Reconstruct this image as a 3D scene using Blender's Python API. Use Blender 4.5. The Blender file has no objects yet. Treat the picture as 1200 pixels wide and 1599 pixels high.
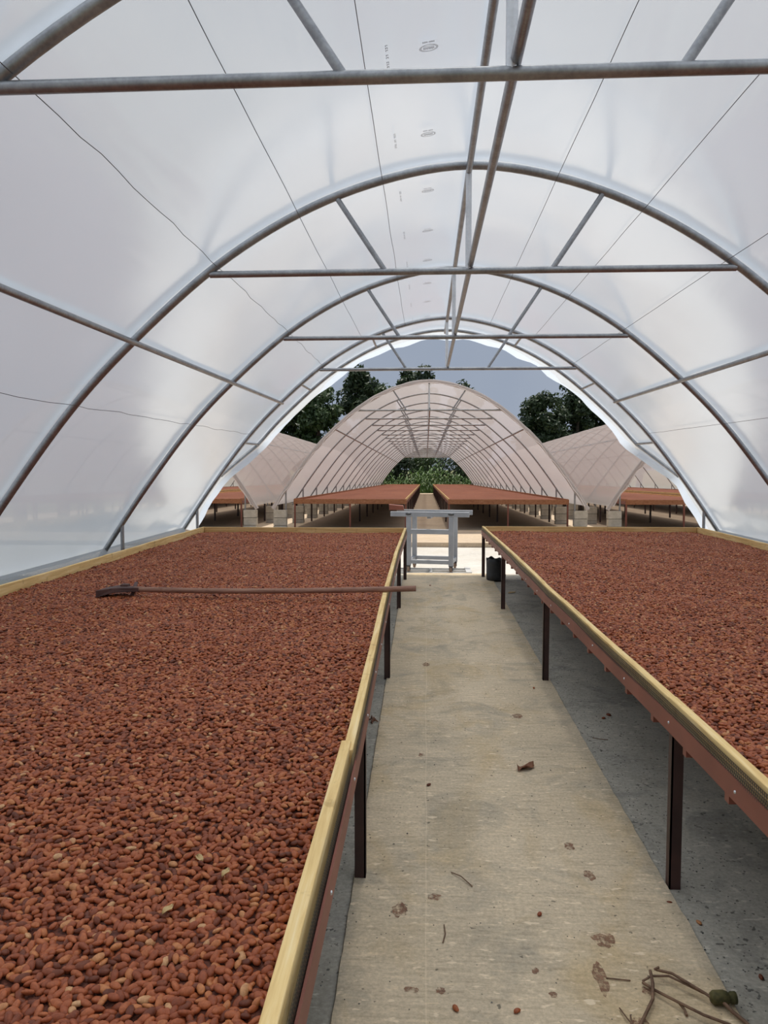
import bpy, math, random
import numpy as np
from mathutils import Vector, noise

# ------------------------------------------------------------------ camera, sky, sun, exposure
scene = bpy.context.scene
COL = scene.collection
cam_d = bpy.data.cameras.new('camera'); cam = bpy.data.objects.new('camera', cam_d); COL.objects.link(cam)
cam.location = (0, 0, 1.65)
cam.rotation_euler = (math.radians(90 - 3.695), 0, math.radians(3.1416))
cam_d.sensor_fit = 'HORIZONTAL'; cam_d.sensor_width = 36; cam_d.lens = 36
cam_d.clip_start = 0.05; cam_d.clip_end = 600
scene.camera = cam
vs = scene.view_settings
vs.view_transform = 'Standard'; vs.look = 'None'; vs.gamma = 1; vs.exposure = 0.14; vs.use_curve_mapping = False

world = bpy.data.worlds.new('overcast_sky'); scene.world = world; world.use_nodes = True
wt = world.node_tree; wt.nodes.clear()
def wn(t, **k):
    n = wt.nodes.new(t)
    for a, b in k.items(): setattr(n, a, b)
    return n
w_out = wn('ShaderNodeOutputWorld'); w_bg = wn('ShaderNodeBackground'); w_tc = wn('ShaderNodeTexCoord')
w_noise = wn('ShaderNodeTexNoise'); w_noise.inputs['Scale'].default_value = 2.2; w_noise.inputs['Detail'].default_value = 5
w_ramp = wn('ShaderNodeValToRGB')
w_ramp.color_ramp.elements[0].position = 0.3; w_ramp.color_ramp.elements[0].color = (0.265, 0.315, 0.405, 1)
w_ramp.color_ramp.elements[1].position = 0.8; w_ramp.color_ramp.elements[1].color = (0.40, 0.435, 0.50, 1)
wt.links.new(w_tc.outputs['Generated'], w_noise.inputs['Vector'])
wt.links.new(w_noise.outputs['Fac'], w_ramp.inputs['Fac'])
wt.links.new(w_ramp.outputs['Color'], w_bg.inputs['Color'])
w_bg.inputs['Strength'].default_value = 1.0
wt.links.new(w_bg.outputs['Background'], w_out.inputs['Surface'])

sun_d = bpy.data.lights.new('sun', 'SUN'); sun = bpy.data.objects.new('sun', sun_d); COL.objects.link(sun)
sun_d.energy = 4.0; sun_d.angle = math.radians(4.0); sun_d.color = (1.0, 0.955, 0.88)
SUN_EL, SUN_AZ = math.radians(71), math.radians(8)           # high, in front of the camera
sdir = Vector((math.sin(SUN_AZ) * math.cos(SUN_EL), math.cos(SUN_AZ) * math.cos(SUN_EL), math.sin(SUN_EL)))
sun.rotation_euler = sdir.to_track_quat('Z', 'Y').to_euler()
sun.location = sdir * 50

rng = random.Random(7)
R = math.radians

# ------------------------------------------------------------------ materials
def new_mat(name):
    m = bpy.data.materials.new(name); m.use_nodes = True
    nt = m.node_tree; nt.nodes.clear()
    out = nt.nodes.new('ShaderNodeOutputMaterial')
    return m, nt, out
def nd(nt, t, **k):
    n = nt.nodes.new(t)
    for a, b in k.items():
        if a in n.inputs.keys(): n.inputs[a].default_value = b
        else: setattr(n, a, b)
    return n
def inp(n, **k):
    for a, b in k.items(): n.inputs[a.replace('_', ' ')].default_value = b
    return n
def coords(nt, scale=(1, 1, 1), kind='Object'):
    tc = nt.nodes.new('ShaderNodeTexCoord'); mp = nt.nodes.new('ShaderNodeMapping')
    mp.inputs['Scale'].default_value = scale
    nt.links.new(tc.outputs[kind], mp.inputs['Vector'])
    return mp.outputs['Vector']
def tex_noise(nt, vec, scale, detail=4, rough=0.55, dist=0.0):
    n = nt.nodes.new('ShaderNodeTexNoise')
    n.inputs['Scale'].default_value = scale; n.inputs['Detail'].default_value = detail
    n.inputs['Roughness'].default_value = rough; n.inputs['Distortion'].default_value = dist
    nt.links.new(vec, n.inputs['Vector'])
    return n.outputs['Fac']
def ramp(nt, fac, stops):
    r = nt.nodes.new('ShaderNodeValToRGB'); cr = r.color_ramp
    while len(cr.elements) > 1: cr.elements.remove(cr.elements[-1])
    for i, (p, c) in enumerate(stops):
        e = cr.elements[0] if i == 0 else cr.elements.new(p)
        e.position = p; e.color = (c[0], c[1], c[2], 1) if len(c) == 3 else c
    nt.links.new(fac, r.inputs['Fac'])
    return r.outputs['Color']
def mixc(nt, fac, a, b, mode='MIX'):
    m = nt.nodes.new('ShaderNodeMix'); m.data_type = 'RGBA'; m.blend_type = mode
    if isinstance(fac, (int, float)): m.inputs[0].default_value = fac
    else: nt.links.new(fac, m.inputs[0])
    for s, v in ((6, a), (7, b)):
        if isinstance(v, tuple): m.inputs[s].default_value = (v[0], v[1], v[2], 1)
        else: nt.links.new(v, m.inputs[s])
    return m.outputs[2]
def bump(nt, h, strength=0.3, dist=0.01):
    b = nt.nodes.new('ShaderNodeBump'); b.inputs['Strength'].default_value = strength; b.inputs['Distance'].default_value = dist
    nt.links.new(h, b.inputs['Height'])
    return b.outputs['Normal']
def principled(nt, out, col, rough=0.6, metal=0.0, nrm=None, spec=0.5):
    p = nt.nodes.new('ShaderNodeBsdfPrincipled')
    if isinstance(col, tuple): p.inputs['Base Color'].default_value = (col[0], col[1], col[2], 1)
    else: nt.links.new(col, p.inputs['Base Color'])
    if isinstance(rough, (int, float)): p.inputs['Roughness'].default_value = rough
    else: nt.links.new(rough, p.inputs['Roughness'])
    p.inputs['Metallic'].default_value = metal
    p.inputs['Specular IOR Level'].default_value = spec
    if nrm is not None: nt.links.new(nrm, p.inputs['Normal'])
    nt.links.new(p.outputs['BSDF'], out.inputs['Surface'])
    return p
def simple(name, c1, c2, scale=6, rough=0.6, metal=0.0, stretch=(1, 1, 1), bmp=0.15, spec=0.5, lo=0.35, hi=0.65, bd=0.004):
    m, nt, out = new_mat(name)
    v = coords(nt, stretch); f = tex_noise(nt, v, scale, 5)
    principled(nt, out, ramp(nt, f, [(lo, c1), (hi, c2)]), rough, metal, bump(nt, f, bmp, bd) if bmp else None, spec)
    return m

M = {}
def galv(name, c1, c2, metal, rough):
    m, nt, out = new_mat(name)
    v = coords(nt); f = tex_noise(nt, v, 9, 5); g = tex_noise(nt, v, 60, 3)
    c = mixc(nt, 0.35, ramp(nt, f, [(0.35, c1), (0.65, c2)]), ramp(nt, g, [(0.4, c1), (0.6, c2)]))
    principled(nt, out, c, rough, metal, bump(nt, g, 0.08, 0.002))
    return m
M['galv'] = galv('galvanised_pipe', (0.25, 0.255, 0.265), (0.40, 0.405, 0.415), 0.9, 0.42)
M['galv_light'] = galv('bright_galvanised_pipe', (0.62, 0.64, 0.66), (0.76, 0.78, 0.80), 0.4, 0.4)
M['wire'] = simple('dull_wire', (0.10, 0.10, 0.105), (0.17, 0.17, 0.175), rough=0.5, metal=0.5, bmp=0)

def film(name, trans, diff, mixf, gl, sc, clear=0.1):
    m, nt, out = new_mat(name)
    v = coords(nt, sc); f = tex_noise(nt, v, 1.0, 4, 0.5, 0.6)
    v2 = coords(nt, (1, 1, 1)); g = tex_noise(nt, v2, 0.5, 3)
    nb = bump(nt, f, 0.35, 0.03)
    t = nt.nodes.new('ShaderNodeBsdfTranslucent'); d = nt.nodes.new('ShaderNodeBsdfDiffuse')
    gn = nt.nodes.new('ShaderNodeBsdfGlossy'); gn.inputs['Roughness'].default_value = 0.22
    nt.links.new(ramp(nt, g, [(0.3, tuple(x * 0.96 for x in trans)), (0.7, trans)]), t.inputs['Color'])
    d.inputs['Color'].default_value = (*diff, 1)
    for n in (d, gn): nt.links.new(nb, n.inputs['Normal'])
    mx = nt.nodes.new('ShaderNodeMixShader'); mx.inputs[0].default_value = mixf
    nt.links.new(t.outputs[0], mx.inputs[1]); nt.links.new(d.outputs[0], mx.inputs[2])
    lw = nt.nodes.new('ShaderNodeLayerWeight'); lw.inputs['Blend'].default_value = 0.25
    mt = nt.nodes.new('ShaderNodeMath'); mt.operation = 'MULTIPLY'; mt.inputs[1].default_value = gl
    nt.links.new(lw.outputs['Fresnel'], mt.inputs[0])
    m2 = nt.nodes.new('ShaderNodeMixShader')
    nt.links.new(mt.outputs[0], m2.inputs[0]); nt.links.new(mx.outputs[0], m2.inputs[1]); nt.links.new(gn.outputs[0], m2.inputs[2])
    tp = nt.nodes.new('ShaderNodeBsdfTransparent'); m3 = nt.nodes.new('ShaderNodeMixShader'); m3.inputs[0].default_value = clear
    nt.links.new(m2.outputs[0], m3.inputs[1]); nt.links.new(tp.outputs[0], m3.inputs[2])
    nt.links.new(m3.outputs[0], out.inputs['Surface'])
    return m
M['film'] = film('milky_plastic_film', (0.80, 0.89, 0.995), (0.78, 0.845, 0.935), 0.31, 0.5, (1.5, 0.35, 1.5), 0.07)
M['film_old'] = film('dusty_old_plastic_film', (0.72, 0.66, 0.64), (0.56, 0.52, 0.49), 0.42, 0.15, (1.5, 0.35, 1.5), 0.2)

def net_mat(name, col, cell, open_frac):
    m, nt, out = new_mat(name)
    v = coords(nt, (1 / cell, 1 / cell, 1 / cell))
    ch = nt.nodes.new('ShaderNodeTexVoronoi'); ch.inputs['Scale'].default_value = 1.0
    nt.links.new(v, ch.inputs['Vector'])
    lt = nt.nodes.new('ShaderNodeMath'); lt.operation = 'LESS_THAN'; lt.inputs[1].default_value = open_frac
    nt.links.new(ch.outputs['Distance'], lt.inputs[0])
    d = nt.nodes.new('ShaderNodeBsdfDiffuse'); d.inputs['Color'].default_value = (*col, 1)
    t = nt.nodes.new('ShaderNodeBsdfTransparent'); mx = nt.nodes.new('ShaderNodeMixShader')
    nt.links.new(lt.outputs[0], mx.inputs[0]); nt.links.new(d.outputs[0], mx.inputs[1]); nt.links.new(t.outputs[0], mx.inputs[2])
    nt.links.new(mx.outputs[0], out.inputs['Surface'])
    return m
M['net'] = net_mat('grey_shade_net', (0.40, 0.42, 0.44), 0.0035, 0.28)
M['black_mesh'] = simple('black_plastic_mesh', (0.018, 0.017, 0.016), (0.04, 0.037, 0.033), rough=0.5, bmp=0)

def wood(name, c1, c2, c3, stretch, scale=8):
    m, nt, out = new_mat(name)
    v = coords(nt, stretch); f = tex_noise(nt, v, scale, 6, 0.6, 0.4)
    v2 = coords(nt); g = tex_noise(nt, v2, 1.3, 3); k = tex_noise(nt, v2, 14, 4)
    c = ramp(nt, f, [(0.3, c1), (0.52, c2), (0.7, c3)])
    c = mixc(nt, 0.4, c, ramp(nt, g, [(0.3, (0.75, 0.68, 0.58)), (0.7, (1, 1, 1))]), 'MULTIPLY')
    c = mixc(nt, 0.3, c, ramp(nt, k, [(0.30, (0.3, 0.2, 0.12)), (0.38, (1, 1, 1))]), 'MULTIPLY')
    principled(nt, out, c, 0.7, 0, bump(nt, f, 0.25, 0.004), 0.3)
    return m
M['pine_y'] = wood('pine_board_lengthwise', (0.66, 0.42, 0.16), (0.85, 0.60, 0.26), (0.93, 0.72, 0.39), (6, 0.35, 6))
M['pine_x'] = wood('pine_board_crosswise', (0.50, 0.30, 0.11), (0.68, 0.45, 0.19), (0.78, 0.57, 0.29), (0.35, 6, 6))
M['brown_board'] = wood('bean_stained_board', (0.27, 0.11, 0.052), (0.38, 0.165, 0.08), (0.46, 0.23, 0.125), (2, 2, 6))
M['rake_wood'] = wood('worn_rake_handle_wood', (0.20, 0.10, 0.07), (0.31, 0.165, 0.115), (0.40, 0.235, 0.165), (0.5, 8, 8))
M['rake_head'] = simple('dark_rake_wood', (0.055, 0.025, 0.02), (0.10, 0.045, 0.035), 12, 0.75)  # mottled dark brown all over scraper head, socket and wedge
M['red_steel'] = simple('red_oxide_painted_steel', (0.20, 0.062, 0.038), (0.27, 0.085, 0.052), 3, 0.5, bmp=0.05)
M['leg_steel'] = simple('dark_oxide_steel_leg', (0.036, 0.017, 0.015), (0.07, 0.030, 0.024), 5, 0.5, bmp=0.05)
M['screw'] = simple('bright_screw_head', (0.6, 0.6, 0.6), (0.7, 0.7, 0.7), rough=0.35, metal=0.8, bmp=0)

def concrete(name, light, mid, dark, ochre, streak, speck, bmp=0.25, line=False, patch=0.5, rough=0.85):
    m, nt, out = new_mat(name)
    v = coords(nt); vs_ = coords(nt, (2.2, 15.0, 1.0))
    a = tex_noise(nt, v, 0.9, 5, 0.55, 0.5); b = tex_noise(nt, v, 2.3, 6, 0.65, 0.8)
    s = tex_noise(nt, vs_, 3.0, 6, 0.7, 0.5); fine = tex_noise(nt, v, 70, 4, 0.7); sp = tex_noise(nt, v, 38, 2, 0.5)
    c = ramp(nt, a, [(0.33, mid), (0.66, light)])
    c = mixc(nt, ramp(nt, b, [(0.50, (0, 0, 0)), (0.66, (patch,) * 3)]), c, dark)
    o = tex_noise(nt, coords(nt, (1.2, 0.8, 1)), 1.7, 5, 0.6, 1.0)
    c = mixc(nt, ramp(nt, o, [(0.50, (0, 0, 0)), (0.68, (0.65,) * 3)]), c, ochre)
    c = mixc(nt, streak, c, ramp(nt, s, [(0.30, (0.66, 0.64, 0.61)), (0.48, (0.95, 0.95, 0.95)), (0.58, (1.0, 1.0, 1.0)), (0.70, (1.3, 1.27, 1.2))]), 'MULTIPLY')
    c = mixc(nt, 0.5, c, ramp(nt, fine, [(0.3, (0.55, 0.54, 0.52)), (0.7, (1.25, 1.25, 1.24))]), 'MULTIPLY')
    c = mixc(nt, ramp(nt, sp, [(0.69 - speck, (0, 0, 0)), (0.73 - speck, (0.75,) * 3)]), c, tuple(x * 0.25 for x in dark))
    pale = tex_noise(nt, coords(nt, (1, 2.2, 1)), 17, 3, 0.5)
    c = mixc(nt, ramp(nt, pale, [(0.62, (0, 0, 0)), (0.69, (0.7,) * 3)]), c, tuple(min(1, x * 1.25) for x in light))
    if line:      # snapped chalk line along the walkway
        sx = nt.nodes.new('ShaderNodeSeparateXYZ'); nt.links.new(v, sx.inputs[0])
        wv = tex_noise(nt, coords(nt, (0, 1, 0)), 1.1, 3)
        ad = nt.nodes.new('ShaderNodeMath'); ad.operation = 'MULTIPLY_ADD'; ad.inputs[1].default_value = -0.03
        nt.links.new(wv, ad.inputs[0]); nt.links.new(sx.outputs[0], ad.inputs[2])
        cp = nt.nodes.new('ShaderNodeMath'); cp.operation = 'COMPARE'; cp.inputs[1].default_value = -0.01; cp.inputs[2].default_value = 0.0022
        nt.links.new(ad.outputs[0], cp.inputs[0])
        ml = nt.nodes.new('ShaderNodeMath'); ml.operation = 'MULTIPLY'; ml.inputs[1].default_value = 0.25
        nt.links.new(cp.outputs[0], ml.inputs[0])
        c = mixc(nt, ml.outputs[0], c, tuple(min(1, x * 1.3) for x in light))
    principled(nt, out, c, rough, 0, bump(nt, mixc(nt, 0.5, fine, s), bmp, 0.004), 0.25)
    return m
M['aisle'] = concrete('trowelled_walkway_concrete', (0.76, 0.61, 0.425), (0.65, 0.52, 0.355), (0.47, 0.395, 0.29), (0.62, 0.45, 0.24), 0.75, 0.0, line=True, patch=0.95)
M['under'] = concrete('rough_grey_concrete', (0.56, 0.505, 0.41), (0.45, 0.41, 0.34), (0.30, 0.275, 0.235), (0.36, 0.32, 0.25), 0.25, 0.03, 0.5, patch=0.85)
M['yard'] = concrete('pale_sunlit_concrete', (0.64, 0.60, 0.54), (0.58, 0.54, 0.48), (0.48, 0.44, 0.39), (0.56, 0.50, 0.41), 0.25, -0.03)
M['far_floor'] = concrete('tan_dusty_concrete', (0.62, 0.49, 0.35), (0.55, 0.43, 0.31), (0.44, 0.33, 0.23), (0.56, 0.41, 0.26), 0.5, -0.02)
M['block'] = simple('grey_concrete_block', (0.42, 0.39, 0.32), (0.56, 0.52, 0.44), 7, 0.9, bmp=0.5, bd=0.01)
M['mortar'] = simple('dark_mortar', (0.20, 0.18, 0.15), (0.27, 0.25, 0.21), 9, 0.95)
M['soil'] = simple('dry_grassy_soil', (0.20, 0.17, 0.09), (0.12, 0.16, 0.05), 0.6, 0.95, bmp=0.4, bd=0.05)

def bean_mat():
    m, nt, out = new_mat('cocoa_bean_skin')
    oi = nt.nodes.new('ShaderNodeObjectInfo')
    v = coords(nt); f = tex_noise(nt, v, 160, 3, 0.6)
    base = ramp(nt, oi.outputs['Random'], [(0.0, (0.12, 0.031, 0.013)), (0.15, (0.22, 0.054, 0.020)), (0.45, (0.315, 0.080, 0.029)),
                                           (0.82, (0.40, 0.115, 0.040)), (0.965, (0.48, 0.18, 0.064)), (1.0, (0.58, 0.33, 0.16))])
    c = mixc(nt, 0.7, base, ramp(nt, f, [(0.3, (0.62, 0.56, 0.52)), (0.65, (1.2, 1.22, 1.22))]), 'MULTIPLY')
    principled(nt, out, c, 0.48, 0, bump(nt, f, 0.25, 0.002), 0.3)
    return m
M['bean'] = bean_mat()
M['bed'] = simple('packed_cocoa_beans', (0.07, 0.019, 0.010), (0.17, 0.045, 0.021), 90, 0.8, bmp=0.8, bd=0.01)
def far_bed():
    m, nt, out = new_mat('distant_cocoa_beans')
    v = coords(nt, (1, 1, 1))
    vo = nt.nodes.new('ShaderNodeTexVoronoi'); vo.inputs['Scale'].default_value = 48; nt.links.new(v, vo.inputs['Vector'])
    a = tex_noise(nt, coords(nt, (1, 0.4, 1)), 0.8, 5)
    c = mixc(nt, 0.6, ramp(nt, a, [(0.3, (0.36, 0.115, 0.056)), (0.7, (0.47, 0.17, 0.085))]), ramp(nt, vo.outputs['Distance'], [(0.1, (1.25,) * 3), (0.75, (0.45,) * 3)]), 'MULTIPLY')
    principled(nt, out, c, 0.7, 0, bump(nt, vo.outputs['Distance'], -0.6, 0.01), 0.3)
    return m
M['far_bed'] = far_bed()
M['cart'] = simple('grey_cart_paint', (0.31, 0.32, 0.34), (0.39, 0.40, 0.42), 4, 0.5, bmp=0.05)
M['wheel'] = simple('dusty_castor_wheel', (0.22, 0.14, 0.09), (0.34, 0.23, 0.16), 9, 0.8)
M['castor'] = simple('dark_castor_steel', (0.05, 0.05, 0.055), (0.10, 0.10, 0.10), 8, 0.5, metal=0.4)
M['rail'] = simple('worn_rail_steel', (0.45, 0.44, 0.42), (0.58, 0.57, 0.55), 6, 0.5, metal=0.3)
M['rubber'] = simple('black_rubber', (0.016, 0.016, 0.017), (0.032, 0.032, 0.034), 8, 0.55)
M['ink'] = simple('grey_printing_ink', (0.22, 0.23, 0.25), (0.30, 0.31, 0.33), rough=0.8, bmp=0)
M['dry_leaf'] = simple('dry_brown_leaf', (0.16, 0.06, 0.03), (0.27, 0.12, 0.06), 30, 0.8)
M['twig'] = simple('brown_stem', (0.13, 0.07, 0.042), (0.25, 0.145, 0.085), 30, 0.8)
M['pod'] = simple('mossy_brown_stem_end', (0.05, 0.045, 0.012), (0.12, 0.10, 0.03), 40, 0.8, bmp=0.6)
def stain_mat():
    m, nt, out = new_mat('dried_cocoa_pulp')
    v = coords(nt); f = tex_noise(nt, v, 45, 5, 0.7); g = tex_noise(nt, v, 20, 3)
    p = nt.nodes.new('ShaderNodeBsdfPrincipled'); nt.links.new(ramp(nt, g, [(0.3, (0.20, 0.085, 0.05)), (0.7, (0.36, 0.19, 0.11))]), p.inputs['Base Color']); p.inputs['Roughness'].default_value = 0.85
    t = nt.nodes.new('ShaderNodeBsdfTransparent'); mx = nt.nodes.new('ShaderNodeMixShader')
    nt.links.new(ramp(nt, f, [(0.38, (0, 0, 0)), (0.56, (0.7,) * 3)]), mx.inputs[0]); nt.links.new(t.outputs[0], mx.inputs[1]); nt.links.new(p.outputs[0], mx.inputs[2])
    nt.links.new(mx.outputs[0], out.inputs['Surface'])
    return m
M['stain'] = stain_mat()
M['pebble'] = simple('dark_gravel', (0.06, 0.055, 0.05), (0.22, 0.21, 0.19), 25, 0.9)
M['bark'] = simple('grey_bark', (0.07, 0.055, 0.04), (0.14, 0.115, 0.085), 4, 0.9, bmp=0.5, bd=0.03)
def leaf_mat(name, c1, c2, c3):
    m, nt, out = new_mat(name)
    v = coords(nt); f = tex_noise(nt, v, 0.7, 4); g = tex_noise(nt, v, 6, 2)
    c = mixc(nt, 0.5, ramp(nt, f, [(0.3, c1), (0.5, c2), (0.72, c3)]), ramp(nt, g, [(0.3, c1), (0.7, c3)]))
    p = nt.nodes.new('ShaderNodeBsdfPrincipled'); nt.links.new(c, p.inputs['Base Color']); p.inputs['Roughness'].default_value = 0.55
    t = nt.nodes.new('ShaderNodeBsdfTranslucent'); nt.links.new(c, t.inputs['Color'])
    mx = nt.nodes.new('ShaderNodeMixShader'); mx.inputs[0].default_value = 0.25
    nt.links.new(p.outputs[0], mx.inputs[1]); nt.links.new(t.outputs[0], mx.inputs[2]); nt.links.new(mx.outputs[0], out.inputs['Surface'])
    return m
M['leaf_dark'] = leaf_mat('dark_tree_leaf', (0.022, 0.040, 0.018), (0.040, 0.070, 0.028), (0.070, 0.105, 0.042))
M['leaf_mid'] = leaf_mat('mid_green_tree_leaf', (0.026, 0.052, 0.018), (0.048, 0.088, 0.028), (0.085, 0.135, 0.042))
M['maize'] = leaf_mat('bright_green_blade', (0.05, 0.11, 0.022), (0.10, 0.19, 0.04), (0.17, 0.27, 0.07))

# ------------------------------------------------------------------ mesh helpers
class MB:
    def __init__(s): s.v = []; s.f = []; s.sm = []
    def add(s, vs, fs, smooth=False):
        o = len(s.v); s.v += [tuple(p) for p in vs]; s.f += [tuple(i + o for i in f) for f in fs]; s.sm += [smooth] * len(fs); return s
    def box(s, x0, x1, y0, y1, z0, z1):
        return s.add([(x0, y0, z0), (x1, y0, z0), (x1, y1, z0), (x0, y1, z0), (x0, y0, z1), (x1, y0, z1), (x1, y1, z1), (x0, y1, z1)],
                     [(0, 3, 2, 1), (4, 5, 6, 7), (0, 1, 5, 4), (1, 2, 6, 5), (2, 3, 7, 6), (3, 0, 4, 7)])
    def bar(s, a, b, w, h, up=(0, 0, 1)):
        a = Vector(a); b = Vector(b); d = (b - a).normalized(); up = Vector(up)
        if abs(d.dot(up)) > 0.98: up = Vector((0, 1, 0))
        r = d.cross(up).normalized(); u = r.cross(d).normalized()
        vs = [p + r * (sx * w / 2) + u * (sy * h / 2) for p in (a, b) for sx, sy in ((-1, -1), (1, -1), (1, 1), (-1, 1))]
        return s.add(vs, [(3, 2, 1, 0), (4, 5, 6, 7), (0, 1, 5, 4), (1, 2, 6, 5), (2, 3, 7, 6), (3, 0, 4, 7)])
    def tube(s, pts, r, n=8, caps=True):
        pts = [Vector(p) for p in pts]; m = len(pts)
        rs = r if isinstance(r, (list, tuple)) else [r] * m
        t0 = (pts[1] - pts[0]).normalized(); ref = Vector((0, 0, 1)) if abs(t0.z) < 0.9 else Vector((0, 1, 0))
        nrm = t0.cross(ref).normalized(); vs = []
        for i, p in enumerate(pts):
            t = (pts[min(i + 1, m - 1)] - pts[max(i - 1, 0)]).normalized()
            nrm = (nrm - t * nrm.dot(t)).normalized(); bn = t.cross(nrm)
            for k in range(n):
                a = 2 * math.pi * k / n
                vs.append(p + (nrm * math.cos(a) + bn * math.sin(a)) * rs[i])
        fs = [(i * n + k, i * n + (k + 1) % n, (i + 1) * n + (k + 1) % n, (i + 1) * n + k) for i in range(m - 1) for k in range(n)]
        s.add(vs, fs, True)
        if caps: s.add(vs[:n], [tuple(range(n))[::-1]]); s.add(vs[-n:], [tuple(range(n))])
        return s
    def lathe(s, prof, c=(0, 0, 0), n=24, wob=None):
        vs = []
        for i, (r, z) in enumerate(prof):
            for k in range(n):
                a = 2 * math.pi * k / n; rr, zz = r, z
                if wob: rr, zz = wob(i, a, r, z)
                vs.append((c[0] + rr * math.cos(a), c[1] + rr * math.sin(a), c[2] + zz))
        fs = [(i * n + k, i * n + (k + 1) % n, (i + 1) * n + (k + 1) % n, (i + 1) * n + k) for i in range(len(prof) - 1) for k in range(n)]
        return s.add(vs, fs, True)
    def mesh(s, name):
        me = bpy.data.meshes.new(name); me.from_pydata(s.v, [], s.f); me.polygons.foreach_set('use_smooth', s.sm); me.update(); return me
    def build(s, name, mat, parent=None, bevel=0):
        return obj(name, s.mesh(name), mat, parent, bevel)
def obj(name, me, mat, parent=None, bevel=0):
    o = bpy.data.objects.new(name, me); COL.objects.link(o)
    if not me.materials: me.materials.append(M[mat])
    if parent is not None: o.parent = parent
    if bevel:
        b = o.modifiers.new('edge', 'BEVEL'); b.width = bevel; b.segments = 2; b.limit_method = 'ANGLE'
    return o
def tag(o, label, cat=None, group=None, kind=None):
    o['label'] = label
    if cat: o['category'] = cat
    if group: o['group'] = group
    if kind: o['kind'] = kind
    return o
def empty(name, loc=(0, 0, 0), rot=(0, 0, 0)):
    o = bpy.data.objects.new(name, None); COL.objects.link(o); o.location = loc; o.rotation_euler = rot; o.empty_display_size = 0.2; return o
def part_empty(name, parent, loc=(0, 0, 0)):
    o = empty(name, loc); o.parent = parent; return o
def copy_tree(o, parent=None, loc=None):
    c = o.copy(); COL.objects.link(c); c.parent = parent
    if loc is not None: c.location = loc
    for ch in list(o.children): copy_tree(ch, c)
    return c
def struct(o, label=None):
    o['kind'] = 'structure'
    if label: o['label'] = label
    return o
def smooth_interp(pts, n):
    """Catmull-Rom through 2-D points, n samples."""
    out = []; m = len(pts) - 1
    for i in range(n):
        t = i / (n - 1) * m; k = min(int(t), m - 1); u = t - k
        p0 = pts[max(k - 1, 0)]; p1 = pts[k]; p2 = pts[k + 1]; p3 = pts[min(k + 2, m)]
        if k == 0: p0 = (-p2[0], p2[1])
        out.append(tuple(0.5 * (2 * p1[j] + (p2[j] - p0[j]) * u + (2 * p0[j] - 5 * p1[j] + 4 * p2[j] - p3[j]) * u * u + (3 * p1[j] - p0[j] - 3 * p2[j] + p3[j]) * u ** 3) for j in (0, 1)))
    return out
HALF = [(0, 3.715), (0.6, 3.625), (1.2, 3.405), (1.8, 3.045), (2.4, 2.535), (2.89, 2.03), (3.42, 1.34), (3.86, 0.70), (4.0, 0.48)]
HP = smooth_interp(HALF, 49)                         # right half, apex first
PROFILE = [(-x, z) for x, z in reversed(HP[1:])] + HP
def prof_at_x(ax):
    ax = abs(ax)
    for (x0, z0), (x1, z1) in zip(HP, HP[1:]):
        if x0 <= ax <= x1: return z0 + (z1 - z0) * (ax - x0) / (x1 - x0)
    return HP[-1][1]
def prof_at_z(z):
    for (x0, z0), (x1, z1) in zip(HP, HP[1:]):
        if z1 <= z <= z0: return x0 + (x1 - x0) * (z0 - z) / (z0 - z1)
    return 0
def offset_profile(d):
    out = []
    for i, p in enumerate(PROFILE):
        a = PROFILE[max(i - 1, 0)]; b = PROFILE[min(i + 1, len(PROFILE) - 1)]
        tx, tz = b[0] - a[0], b[1] - a[1]; L = math.hypot(tx, tz)
        out.append((p[0] - tz / L * d, p[1] + tx / L * d))
    return out

# ------------------------------------------------------------------ ground and floors
g = MB()
xs = [-90, -30, 30, 90]; ys = [(-30, -0.16), (15.5, -0.16), (16.2, -0.10), (66, -1.09), (70, -1.09), (260, -1.0)]
gv = [(x, y, z) for y, z in ys for x in xs]; nx = len(xs)
g.add(gv, [(j * nx + i, j * nx + i + 1, (j + 1) * nx + i + 1, (j + 1) * nx + i) for j in range(len(ys) - 1) for i in range(nx - 1)])
struct(g.build('ground', 'soil'), 'dry grassy soil around and beyond the tunnels')
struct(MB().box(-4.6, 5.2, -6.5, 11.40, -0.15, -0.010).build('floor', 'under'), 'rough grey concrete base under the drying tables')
# walkway slab with a slightly uneven edge
def slab_edge(base, seed):
    return [(base + 0.004 * noise.noise(Vector((y * 1.7, seed, 0))) + 0.003 * noise.noise(Vector((y * 9, seed, 3))) + 0.004 * noise.noise(Vector((y * 25, seed, 3))), y) for y in np.linspace(-6.4, 11.42, 420)]
le = [(x - 0.006 * max(0, y), y) for x, y in slab_edge(-0.262, 1.0)]; re_ = slab_edge(0.945, 5.0)
w = MB(); n = len(le)
vv = []
for (xl, y), (xr, _) in zip(le, re_): vv += [(xl - 0.006, y, -0.02), (xl, y, 0.0), (xr, y, 0.0), (xr + 0.008, y, -0.02)]
w.add(vv, [(4 * i + k, 4 * i + k + 1, 4 * i + 5 + k, 4 * i + 4 + k) for i in range(n - 1) for k in range(3)] )
w.add(vv[-4:], [(0, 1, 2, 3)])
w.add([(le[-1][0], 11.42, 0), (re_[-1][0], 11.42, 0), (re_[-1][0], 11.42, -0.14), (le[-1][0], 11.42, -0.14)], [(0, 1, 2, 3)])
aisle = struct(w.build('floor_walkway', 'aisle'), 'pale trowelled concrete walkway between the drying tables')
# pale yard between the rows
struct(MB().box(-26, 26, 11.40, 15.70, -0.30, -0.085).build('floor_yard', 'yard'), 'pale sunlit concrete yard between the tunnel rows')
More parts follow.
